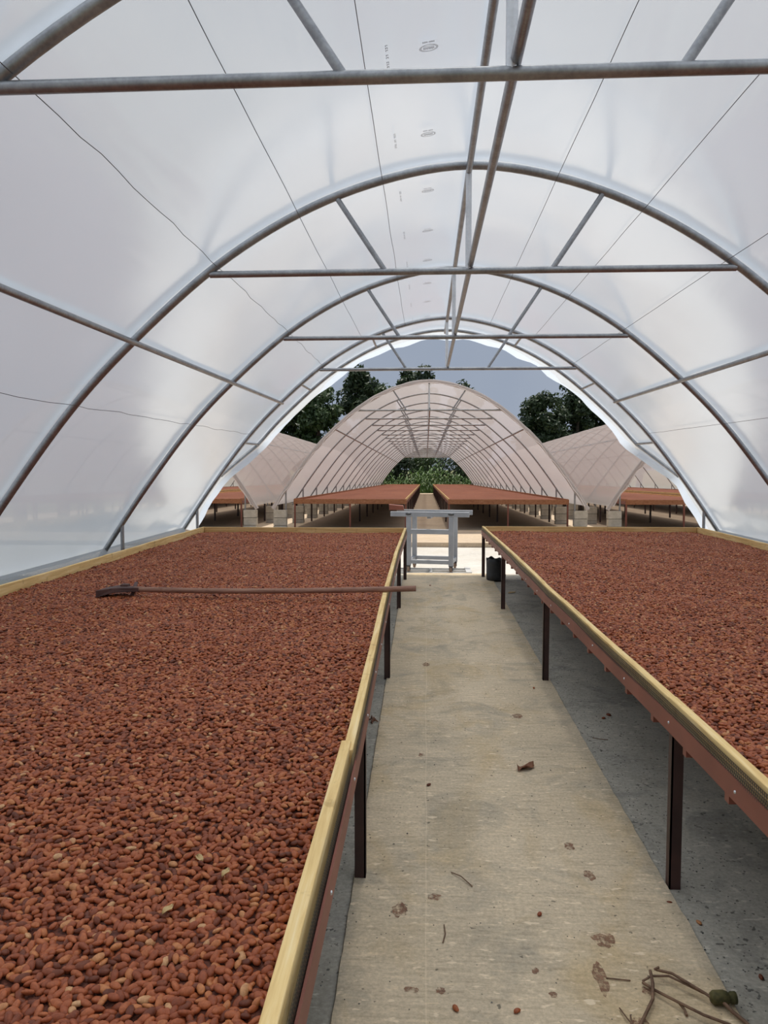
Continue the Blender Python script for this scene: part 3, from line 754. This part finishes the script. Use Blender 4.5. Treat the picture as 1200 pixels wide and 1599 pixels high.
for sx in (-1, 1):
    for yy in (0.0, CD):
        c = MB().box(sx * CW - 0.032, sx * CW + 0.032, yy - 0.03, yy + 0.03, 0.105, 0.12)
        c.box(sx * CW - 0.028, sx * CW - 0.022, yy - 0.022, yy + 0.022, 0.045, 0.106); c.box(sx * CW + 0.022, sx * CW + 0.028, yy - 0.022, yy + 0.022, 0.045, 0.106)
        cs = c.build('castor', 'castor', ct)
        wv = []
        wmb = MB(); prof_w = [(0.0, -0.018), (0.044, -0.018), (0.05, -0.012), (0.05, 0.012), (0.044, 0.018), (0.0, 0.018)]
        wmb.lathe(prof_w, (0, 0, 0), 20); wo = wmb.build('wheel', 'wheel', cs); wo.location = (sx * CW, yy, 0.056); wo.rotation_euler = (0, math.pi / 2, 0)
tag(MB().add([(-0.60, 12.46, 0.878), (-0.36, 12.46, 0.878), (-0.36, 12.62, 0.878), (-0.60, 12.62, 0.878), (-0.605, 12.45, 0.965), (-0.375, 12.45, 0.945), (-0.375, 12.63, 0.945), (-0.605, 12.63, 0.965)],
      [(0, 3, 2, 1), (4, 5, 6, 7), (0, 1, 5, 4), (1, 2, 6, 5), (2, 3, 7, 6), (3, 0, 4, 7)]).build('steel_offcut', 'red_steel'), 'red painted steel piece lying on top of the trolley', 'steel piece')
tk = tag(empty('trolley_track', (0, 0, YZ)), 'low steel track on the yard under the trolley', 'track')
for yy in (11.86, 12.10, 12.34):
    MB().box(-0.55, 0.62, yy - 0.02, yy + 0.02, 0.0, 0.035).build('rail', 'rail', tk)
MB().box(0.62, 0.71, 11.80, 12.38, 0.0, 0.05).build('end_stop', 'rail', tk, 0.004)
MB().box(0.06, 0.10, 11.84, 12.36, 0.0, 0.03).build('sleeper', 'rail', tk)

# ------------------------------------------------------------------ black bucket
def wobk(i, a, r, z):
    if i in (6, 7, 8): z += 0.012 * math.sin(3 * a + 1) + 0.012 * math.sin(7 * a)
    r *= 1 + 0.02 * math.sin(5 * a + i) * (i > 3)
    return r, z
bk = MB().lathe([(0.0, 0.0), (0.122, 0.0), (0.134, 0.015), (0.138, 0.08), (0.133, 0.09), (0.134, 0.24), (0.137, 0.30), (0.131, 0.305), (0.127, 0.29), (0.124, 0.06), (0.0, 0.05)], (0, 0, 0), 40, wobk)
b_ = bk.build('bucket', 'rubber'); b_.location = (0.985, 10.80, -0.001)
tag(b_, 'crumpled black rubber bucket on the floor under the table corner', 'bucket')

# ------------------------------------------------------------------ far drying tables
FTL = NB * BAY
def far_table(cx, xa, xb, label):
    """A drying table in a far tunnel: xa..xb across, the aisle edge has the pine rim."""
    t = tag(empty('drying_table', (cx, 19.75, -0.02), (-SL, 0, 0)), label, 'table', 'drying tables in the far tunnels')
    for x in (xa, xb):
        s = 1 if x == xa else -1
        MB().box(min(x, x + s * 0.05), max(x, x + s * 0.05), 0, FTL - 0.3, 0.60, 0.68).build('edge_rail', 'red_steel', t)
        MB().box(min(x + s * 0.01, x + s * 0.045), max(x + s * 0.01, x + s * 0.045), 0, FTL - 0.3, 0.68, 0.735).build('board', 'pine_y' if abs(x) < 2 else 'brown_board', t)
    MB().box(xa, xb, -0.04, -0.005, 0.60, 0.725).build('front_board', 'brown_board', t, 0.006)
    MB().box(xa, xb, FTL - 0.3, FTL - 0.26, 0.60, 0.74).build('end_board', 'pine_x', t)
    MB().box(xa + 0.05, xb - 0.05, 0.0, FTL - 0.3, 0.60, 0.61).build('mesh_tray', 'black_mesh', t)
    lm = {}
    for k in range(16):
        for x in (xa + 0.025, (xa + xb) / 2, xb - 0.025):
            if x not in lm: lm[x] = MB().box(x - 0.022, x + 0.022, -0.022, 0.022, -0.02, 0.60).mesh('leg'); lm[x].materials.append(M['red_steel' if False else 'leg_steel'])
            if k == 0:
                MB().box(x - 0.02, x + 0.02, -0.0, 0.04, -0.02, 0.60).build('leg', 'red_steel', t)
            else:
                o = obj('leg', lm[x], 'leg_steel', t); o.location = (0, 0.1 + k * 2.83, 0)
    return t
def far_beans(cx, xa, xb, label, seed):
    m = MB(); vs = []; ny, nx_ = 160, 16
    for j in range(ny + 1):
        y = 0.0 + (FTL - 0.32) * j / ny
        for i in range(nx_ + 1):
            x = xa + 0.045 + (xb - xa - 0.09) * i / nx_
            e = min(1, min(i, nx_ - i) / 2.0) * min(1, 0.35 + j / 2)
            vs.append((x, y, 0.685 + e * (0.035 + 0.035 * noise.noise(Vector((x * 1.3 + seed, y * 0.7, seed))) + 0.02 * noise.noise(Vector((x * 4, y * 3, seed))))))
    w_ = nx_ + 1
    m.add(vs, [(j * w_ + i, j * w_ + i + 1, (j + 1) * w_ + i + 1, (j + 1) * w_ + i) for j in range(ny) for i in range(nx_)], True)
    o = m.build('cocoa_beans', 'far_bed'); o.location = (cx, 19.75, -0.02); o.rotation_euler = (-SL, 0, 0)
    tag(o, label, 'cocoa beans', None, 'stuff')
side_names = {0: 'central far tunnel', 1: 'far tunnel left of the central one', 2: 'far tunnel right of the central one'}
for k, cx in enumerate(FCX):
    for q, (xa, xb) in enumerate(((-3.50, -0.57), (0.49, 3.56))):
        sd = 'left' if q == 0 else 'right'
        far_table(cx, xa, xb, f'brown drying table on the {sd} side of the {side_names[k]}')
        far_beans(cx, xa, xb, f'brown cocoa beans on the {sd} table in the {side_names[k]}', k * 2 + q + 1)

# ------------------------------------------------------------------ trees, shrubs and tall grass behind the far tunnels
def tree(x, y, zb, top, rad, label, mat, seed, low=0.35, dens=1.0):
    r_ = random.Random(seed); t = tag(empty('tree', (x, y, zb)), label, 'tree', 'trees behind the far tunnels')
    h = top - zb; cz = h * (1 + low) / 2; rz = h * (1 - low) / 2
    trunk = MB(); pts = [(0.25 * math.sin(k * 1.3 + seed), 0.2 * math.cos(k + seed), h * 0.72 * k / 6) for k in range(7)]; pts[0] = (0, 0, 0)
    trunk.tube(pts, [0.32 - 0.035 * k for k in range(7)], 8).build('trunk', 'bark', t)
    blobs = []
    nb = int(62 * dens * (rad / 3.5))
    for _ in range(nb):
        while True:
            p = Vector((r_.uniform(-1, 1), r_.uniform(-1, 1), r_.uniform(-1, 1)))
            if 0.15 < p.length < 1: break
        p = p * (0.55 + 0.4 * r_.random()) / max(0.55, p.length) if p.length < 0.5 else p
        blobs.append((Vector((p.x * rad, p.y * rad, cz + p.z * rz)), r_.uniform(0.55, 1.05) * (0.8 + rad * 0.09)))
    for _ in range(5):
        c, rr = r_.choice(blobs); base = Vector(pts[r_.randint(2, 5)])
        midp = (base + c) / 2 + Vector((0, 0, 0.3)); MB().tube([base, midp, c], [0.13, 0.08, 0.03], 6).build('branch', 'bark', t)
    cr = MB(); vs = []; fs = []
    for c, rr in blobs:
        for _ in range(150):
            d = Vector((r_.gauss(0, 1), r_.gauss(0, 1), r_.gauss(0, 0.8))).normalized() * rr * (0.45 + 0.55 * r_.random() ** 0.5)
            p = c + d; s = r_.uniform(0.12, 0.28)
            nrm = (d.normalized() + Vector((r_.uniform(-1, 1), r_.uniform(-1, 1), r_.uniform(-0.3, 1.2)))).normalized()
            a = nrm.orthogonal().normalized(); b = nrm.cross(a); an = r_.uniform(0, 6.28); a, b = a * math.cos(an) + b * math.sin(an), b * math.cos(an) - a * math.sin(an)
            o = len(vs); vs += [p - a * s * 1.3, p + b * s * 0.55 - nrm * s * 0.15, p + a * s * 1.3 - nrm * s * 0.3, p - b * s * 0.55 - nrm * s * 0.15]; fs.append((o, o + 1, o + 2, o + 3))
    cr.add(vs, fs); o = cr.build('crown', mat, t); return t
G0 = -1.09
tree(-6.3, 79, G0, 11.3, 2.5, 'tall dark tree with a narrow leafy top left of the central tunnel ridge', 'leaf_dark', 11, 0.10, 1.5)
tree(-10.4, 75, G0, 9.3, 2.6, 'leafy tree standing in front of the tall narrow tree', 'leaf_mid', 12, 0.0, 1.5)
tree(-15.0, 77, G0, 9.4, 3.4, 'broad dark tree at the outer end of the tree line past the left tunnel', 'leaf_dark', 13, 0.0, 1.3)
tree(-3.4, 77, G0, 9.3, 1.9, 'small tree with a thin top just left of the central tunnel ridge', 'leaf_mid', 14, 0.1, 1.5)
tree(-0.9, 84, G0, 12.2, 2.8, 'tree whose crown rises right behind the central tunnel ridge', 'leaf_dark', 15, 0.1, 1.3)
tree(5.0, 88, G0, 11.0, 2.3, 'tree whose tip barely shows over the central tunnel right slope', 'leaf_dark', 16, 0.1, 1.2)
tree(11.8, 78, G0, 8.3, 2.5, 'rounded dark tree nearest the central tunnel on the right', 'leaf_dark', 17, 0.0, 1.6)
tree(15.8, 81, G0, 10.4, 3.4, 'tallest dark tree of the clump above the right tunnel', 'leaf_dark', 18, 0.0, 1.6)
tree(22.5, 83, G0, 10.2, 3.9, 'dark tree mostly hidden behind the white film on the right', 'leaf_dark', 19, 0.1, 1.1)
tree(-22.0, 80, G0, 10.4, 4.0, 'dark tree mostly hidden behind the white film on the left', 'leaf_dark', 20, 0.1, 1.1)
def shrub(x, y, rad, h, label, mat, seed):
    r_ = random.Random(seed); t = tag(empty('shrub', (x, y, G0)), label, 'shrub', 'shrubs behind the far tunnel'); 
    st = MB()
    for _ in range(5):
        a = r_.uniform(0, 6.28); st.tube([(0, 0, 0), (math.cos(a) * rad * 0.3, math.sin(a) * rad * 0.3, h * 0.4), (math.cos(a) * rad * 0.6, math.sin(a) * rad * 0.6, h * 0.75)], [0.05, 0.035, 0.015], 6)
    st.build('stem', 'bark', t)
    vs = []; fs = []
    for _ in range(1500):
        d = Vector((r_.gauss(0, 1), r_.gauss(0, 1), r_.gauss(0, 1))).normalized() * (0.5 + 0.5 * r_.random() ** 0.5)
        p = Vector((d.x * rad, d.y * rad, max(0.05, h * 0.5 + d.z * h * 0.5))); s = r_.uniform(0.08, 0.17)
        nrm = (d + Vector((r_.uniform(-1, 1), r_.uniform(-1, 1), r_.uniform(0, 1)))).normalized(); a = nrm.orthogonal().normalized(); b = nrm.cross(a)
        o = len(vs); vs += [p - a * s * 1.3, p + b * s * 0.5, p + a * s * 1.3 - nrm * s * 0.3, p - b * s * 0.5]; fs.append((o, o + 1, o + 2, o + 3))
    m = MB(); m.add(vs, fs); m.build('leaves', mat, t); return t
for i, (x, y, rad, h, mt) in enumerate([(-4.6, 73, 1.7, 3.6, 'leaf_dark'), (-2.4, 74.5, 1.7, 4.2, 'leaf_dark'), (0.2, 75, 1.7, 4.0, 'leaf_mid'), (2.4, 74, 1.6, 4.0, 'leaf_dark'), (4.7, 73, 1.7, 3.6, 'leaf_dark'), (-7.6, 73, 1.8, 3.4, 'leaf_dark'), (7.8, 73.5, 1.8, 3.4, 'leaf_dark')]):
    shrub(x, y, rad, h, ['dark shrub at the left of the far tunnel end opening', 'tall dark shrub left of centre in the far tunnel end opening', 'mid green shrub centred in the far tunnel end opening', 'tall dark shrub right of centre in the far tunnel end opening',
          'dark shrub at the right of the far tunnel end opening', 'dark shrub behind the wall of the left far tunnel', 'dark shrub behind the wall of the right far tunnel'][i], mt, 40 + i)
def blade_plant(seed, h, nl):
    r_ = random.Random(seed); stem = MB().tube([(0, 0, 0), (0.02, 0.01, h * 0.5), (0.0, 0.03, h * 0.95)], [0.022, 0.016, 0.006], 6).mesh('stalk'); stem.materials.append(M['maize'])
    m = MB()
    for k in range(nl):
        a = r_.uniform(0, 6.28); z0 = h * (0.08 + 0.85 * k / nl); L = r_.uniform(0.45, 0.8); up = r_.uniform(0.35, 0.8); wd = r_.uniform(0.035, 0.06); pts = []
        for q in range(5):
            t = q / 4; rr = L * t; zz = z0 + up * L * (t * 1.5 - 1.5 * t * t * t); w_ = wd * (1 - t) ** 0.6 * (0.6 + t if t < 0.4 else 1)
            cx_, cy_ = math.cos(a) * rr, math.sin(a) * rr; px, py = -math.sin(a) * w_, math.cos(a) * w_
            pts += [(cx_ - px, cy_ - py, zz), (cx_ + px, cy_ + py, zz)]
        m.add(pts, [(2 * q, 2 * q + 1, 2 * q + 3, 2 * q + 2) for q in range(4)], True)
    lv = m.mesh('blade_leaves'); lv.materials.append(M['maize']); return stem, lv
VAR = [blade_plant(60 + i, 1.5 + 0.28 * i, 16 + i) for i in range(4)]
pr = random.Random(5)
for i in range(70):
    x = -4.9 + 9.8 * (i % 35) / 34 + pr.uniform(-0.15, 0.15); y = 67.3 + (i // 35) * 1.6 + pr.uniform(-0.5, 0.5)
    e = empty('blade_leaved_plant', (x, y, G0), (0, 0, pr.uniform(0, 6.28))); sc_ = pr.uniform(0.6, 1.0) * (1.35 if abs(x - 0.2) < 1.3 else 1.0); e.scale = (sc_, sc_, sc_)
    tag(e, 'bright green tall grassy plant filling the far tunnel end', 'plant', 'green plants at the far tunnel end')
    st_, lv_ = VAR[pr.randint(0, 3)]; obj('stalk', st_, 'maize', e); obj('blade_leaves', lv_, 'maize', e)
gm = MB(); vs = []; fs = []
for _ in range(9000):
    x = pr.uniform(-14, 14); y = pr.uniform(66.1, 72); h = pr.uniform(0.25, 0.7); a = pr.uniform(0, 6.28); w_ = 0.03; lx, ly = pr.uniform(-.2, .2), pr.uniform(-.2, .2)
    o = len(vs); vs += [(x - math.cos(a) * w_, y - math.sin(a) * w_, G0), (x + math.cos(a) * w_, y + math.sin(a) * w_, G0), (x + lx, y + ly, G0 + h)]; fs.append((o, o + 1, o + 2))
gm.add(vs, fs); tag(gm.build('grass', 'maize'), 'strip of green grass past the far tunnel end', 'grass', None, 'stuff')

# ------------------------------------------------------------------ small things on the floor
def blotch(cx, cy, rx, ry, seed, z=0.0008):
    r_ = random.Random(seed); n_ = 22; m = MB(); ring = []
    for k in range(n_):
        a = 2 * math.pi * k / n_; q = 1 + 0.5 * noise.noise(Vector((math.cos(a) * 1.8, math.sin(a) * 1.8, seed * 3.3)))
        ring.append((cx + rx * q * math.cos(a), cy + ry * q * math.sin(a)))
    vs = [(cx, cy, z + 0.0008)] + [(x, y, z) for x, y in ring]
    m.add(vs, [(0, 1 + k, 1 + (k + 1) % n_) for k in range(n_)]); return m
for i, (x, y, rx, ry) in enumerate([(-0.09, 2.74, 0.030, 0.045), (0.035, 2.83, 0.028, 0.022), (0.62, 2.60, 0.038, 0.040), (0.565, 2.40, 0.022, 0.075), (0.62, 3.25, 0.022, 0.03), (0.66, 3.02, 0.022, 0.035),
                                    (0.70, 2.34, 0.020, 0.022), (0.36, 2.42, 0.012, 0.014), (0.40, 2.31, 0.013, 0.014), (-0.04, 2.31, 0.022, 0.016), (0.05, 2.31, 0.014, 0.016), (0.63, 2.12, 0.05, 0.09), (-0.02, 4.25, 0.018, 0.025), (0.60, 4.95, 0.03, 0.05), (0.005, 6.2, 0.03, 0.06)]):
    blotch(x, y, rx, ry, i).build('pulp_stain', 'stain', aisle)
# curled dry leaf in the middle of the walkway
lf = MB(); vs = []
for q in range(7):
    t = q / 6; L = 0.12 * (t - 0.5); wd = 0.030 * math.sin(math.pi * min(0.97, t + 0.03)) + 0.002
    for k in (-1, 0, 1): vs.append((L, k * wd + 0.01 * math.sin(t * 5), 0.004 + 0.022 * abs(k) * (0.6 + 0.6 * math.sin(t * 7 + k)) + 0.004 * math.sin(t * 9)))
lf.add(vs, [(3 * q + k, 3 * q + k + 1, 3 * q + 4 + k, 3 * q + 3 + k) for q in range(6) for k in (0, 1)], True)
o = lf.build('dry_leaf', 'dry_leaf'); o.location = (0.54, 4.08, 0.0); o.rotation_euler = (0, 0, 0.75)
sm = o.modifiers.new('thickness', 'SOLIDIFY'); sm.thickness = 0.0015
tag(o, 'curled dry brown leaf lying in the middle of the walkway', 'leaf')
# dried stalk bundle, bottom right
sk = tag(empty('dried_stalk', (0, 0, 0)), 'bundle of dried brown plant stalks on the walkway edge', 'dried stalk')
def P(px, py, z=0.01):      # photo-frame helper evaluated once for the resting place on the floor
    f = 1200.0; yaw, pit = R(3.1416), R(-3.695)
    fw = Vector((-math.sin(yaw) * math.cos(pit), math.cos(yaw) * math.cos(pit), math.sin(pit))); rt = Vector((math.cos(yaw), math.sin(yaw), 0)); up = rt.cross(fw)
    d = rt * ((px - 600) / f) + up * ((799.5 - py) / f) + fw; t = (z - 1.65) / d.z
    q = d * t; return (q.x, q.y, z)
for pts, r0 in [([(1025, 1514, .02), (1050, 1520, .03), (1075, 1535, .03), (1100, 1550, .025), (1115, 1560, .02)], 0.006), ([(1004, 1532, .01), (1018, 1524, .02), (1045, 1524, .025), (1070, 1536, .02), (1100, 1551, .02)], 0.005),
                ([(1004, 1534, .01), (1025, 1547, .015), (1060, 1565, .02), (1100, 1585, .02), (1140, 1600, .015), (1170, 1615, .01)], 0.006), ([(1016, 1516, .025), (1020, 1535, .03), (1020, 1560, .02), (1008, 1585, .015), (1000, 1602, .01)], 0.007),
                ([(1128, 1563, .02), (1145, 1580, .015), (1165, 1596, .01), (1180, 1612, .01)], 0.008), ([(1062, 1567, .015), (1070, 1577, .01), (1073, 1586, .006)], 0.006), ([(1022, 1514, .02), (1030, 1510, .03)], 0.005),
                ([(968, 1574, .006), (980, 1590, .012), (990, 1602, .01)], 0.003), ([(985, 1585, .006), (988, 1600, .01)], 0.003)]:
    MB().tube([P(*p) for p in pts], r0 * 0.72, 6).build('stalk', 'twig', sk)
cpt = P(1131, 1558, 0.022)
pe = MB().lathe([(0.0, -0.042), (0.014, -0.040), (0.021, -0.030), (0.022, 0.000), (0.017, 0.012), (0.013, 0.016), (0.018, 0.022), (0.018, 0.036), (0.0, 0.040)], (0, 0, 0), 14).build('stalk_knob', 'pod', sk)
pe.location = cpt; pe.rotation_euler = (0, math.pi / 2, 0.05)
# thin loose twigs
for pts, lab in [([(705, 1362, .004), (720, 1368, .010), (738, 1384, .004)], 'thin curved twig beside the round pulp stains on the walkway'), ([(694, 1444, .003), (696, 1458, .006), (692, 1472, .003)], 'short thin twig near the front left of the walkway'),
                 ([(947, 1527, .003), (965, 1529, .005), (985, 1531, .003)], 'thin straight twig lying left of the dried stalk bundle'), ([(926, 1152, -.006), (938, 1154, -.003), (950, 1155, -.006)], 'small dark twig on the grey concrete under the bucket table')]:
    tag(MB().tube([P(*p) for p in pts], 0.0022, 5).build('twig', 'twig'), lab, 'twig')
# fallen beans on the floor
for px, py, lab in [(834, 1074, 'single dark bean beside the second leg of the bucket table'), (670, 1225, 'small dark bean on the left half of the walkway'), (712, 1574, 'dark bean at the front of the walkway'), (808, 1578, 'greenish dark bean at the front middle of the walkway'),
                    (843, 1427, 'small greenish bean in the middle of the walkway'), (672, 914, 'tiny bean near the far end of the walkway')]:
    q = P(px, py, 0.006); o = bpy.data.objects.new('fallen_bean', BM[px % 5]); COL.objects.link(o); o.location = q; o.rotation_euler = (0, 0, px); o.scale = (1.1,) * 3; tag(o, lab, 'cocoa bean', 'beans dropped on the floor')
for px, py, sc_, lab in [(951, 1116, 1.6, 'larger dark clump on the concrete under the bucket table'), (943, 1121, 1.2, 'smaller dark clump on the concrete under the bucket table'), (1046, 1410, 1.2, 'brown bean lying by the nearest leg foot of the bucket table'), (1092, 1440, 1.0, 'reddish bean on the dark floor right of the nearest leg foot'), (1189, 1525, 1.1, 'orange bean on the dark floor at the right')]:
    q = P(px, py, -0.004); o = bpy.data.objects.new('fallen_bean', BM[px % 5]); COL.objects.link(o); o.location = q; o.rotation_euler = (0, 0, px); o.scale = (sc_,) * 3; tag(o, lab, 'cocoa bean', 'beans dropped on the floor')
# a tuft of debris under the rake table
db = MB(); r_ = random.Random(31)
for _ in range(9):
    c = P(583, 1126, -0.004); a = r_.uniform(0, 6.28); L = r_.uniform(0.02, 0.06)
    db.tube([(c[0], c[1], c[2]), (c[0] + math.cos(a) * L * .6, c[1] + math.sin(a) * L * .6, c[2] + r_.uniform(.005, .03)), (c[0] + math.cos(a) * L, c[1] + math.sin(a) * L, c[2])], 0.004, 5)
tag(db.build('plant_scrap', 'dry_leaf'), 'tuft of dark dry plant scraps under the rake table edge', 'plant scrap')
# gravel and crumbs swept along the slab edges
pb = MB(); r_ = random.Random(77)
ic = [(0, 0, 1), (0.9, 0, 0.1), (-0.4, 0.8, 0.1), (-0.5, -0.75, 0.1), (0, 0, -0.6)]; icf = [(0, 1, 2), (0, 2, 3), (0, 3, 1), (4, 2, 1), (4, 3, 2), (4, 1, 3)]
for _ in range(2600):
    k = r_.random()
    if k < 0.45: x, y = 0.955 + abs(r_.gauss(0, 0.16)), r_.uniform(1.2, 9)
    elif k < 0.62: x, y = r_.uniform(0.96, 2.3), r_.uniform(1.2, 8)
    elif k < 0.78: x, y = -0.32 - abs(r_.gauss(0, 0.12)), r_.uniform(1.2, 8)
    else: x, y = r_.uniform(-0.28, 0.92), r_.uniform(1.6, 10.5)
    z = 0.0 if -0.29 < x < 0.93 else -0.010; s = r_.uniform(0.0015, 0.0045) * (1.5 if r_.random() < 0.06 else 1); a = r_.uniform(0, 6.28); ca, sa = math.cos(a) * s, math.sin(a) * s
    pb.add([(x + p[0] * ca - p[1] * sa, y + p[0] * sa + p[1] * ca, z + (p[2] + 0.3) * s * 0.7) for p in ic], icf)
tag(pb.build('gravel', 'pebble'), 'fine gravel and crumbs scattered on the concrete floor', 'gravel', None, 'stuff')

# pale scrap under the bucket table and husks among the beans
def husk(loc, rz, L, W, mat, label):
    m = MB(); vs = []
    for q in range(6):
        t = q / 5; wd = W * math.sin(math.pi * (0.08 + 0.84 * t))
        for k in (-1, 0, 1): vs.append((L * (t - 0.5), k * wd, 0.004 + abs(k) * 0.006 * (1 + 0.5 * math.sin(t * 6))))
    m.add(vs, [(3 * q + k, 3 * q + k + 1, 3 * q + 4 + k, 3 * q + 3 + k) for q in range(5) for k in (0, 1)], True)
    o = m.build('husk_scrap', mat); o.location = loc; o.rotation_euler = (0.15, -0.1, rz)
    sd = o.modifiers.new('thickness', 'SOLIDIFY'); sd.thickness = 0.0012
    tag(o, label, 'husk')
M['husk'] = simple('pale_dry_husk', (0.46, 0.30, 0.12), (0.62, 0.44, 0.22), 60, 0.8)
husk(P(800, 926, -0.008), 0.4, 0.11, 0.025, 'husk', 'pale dry leaf scrap on the floor near the black bucket')
for px, py, lab in ((313, 1352, 'pale yellow husk among the beans near the walkway rim'), (262, 1432, 'pale husk sliver among the front beans'), (352, 1372, 'pale thin husk right of the yellow husk in the beans')):
    q = P(px, py, BED); husk((q[0], q[1], bed_z(q[0], q[1]) + 0.012), px * 0.7, 0.034, 0.008, 'husk', lab)
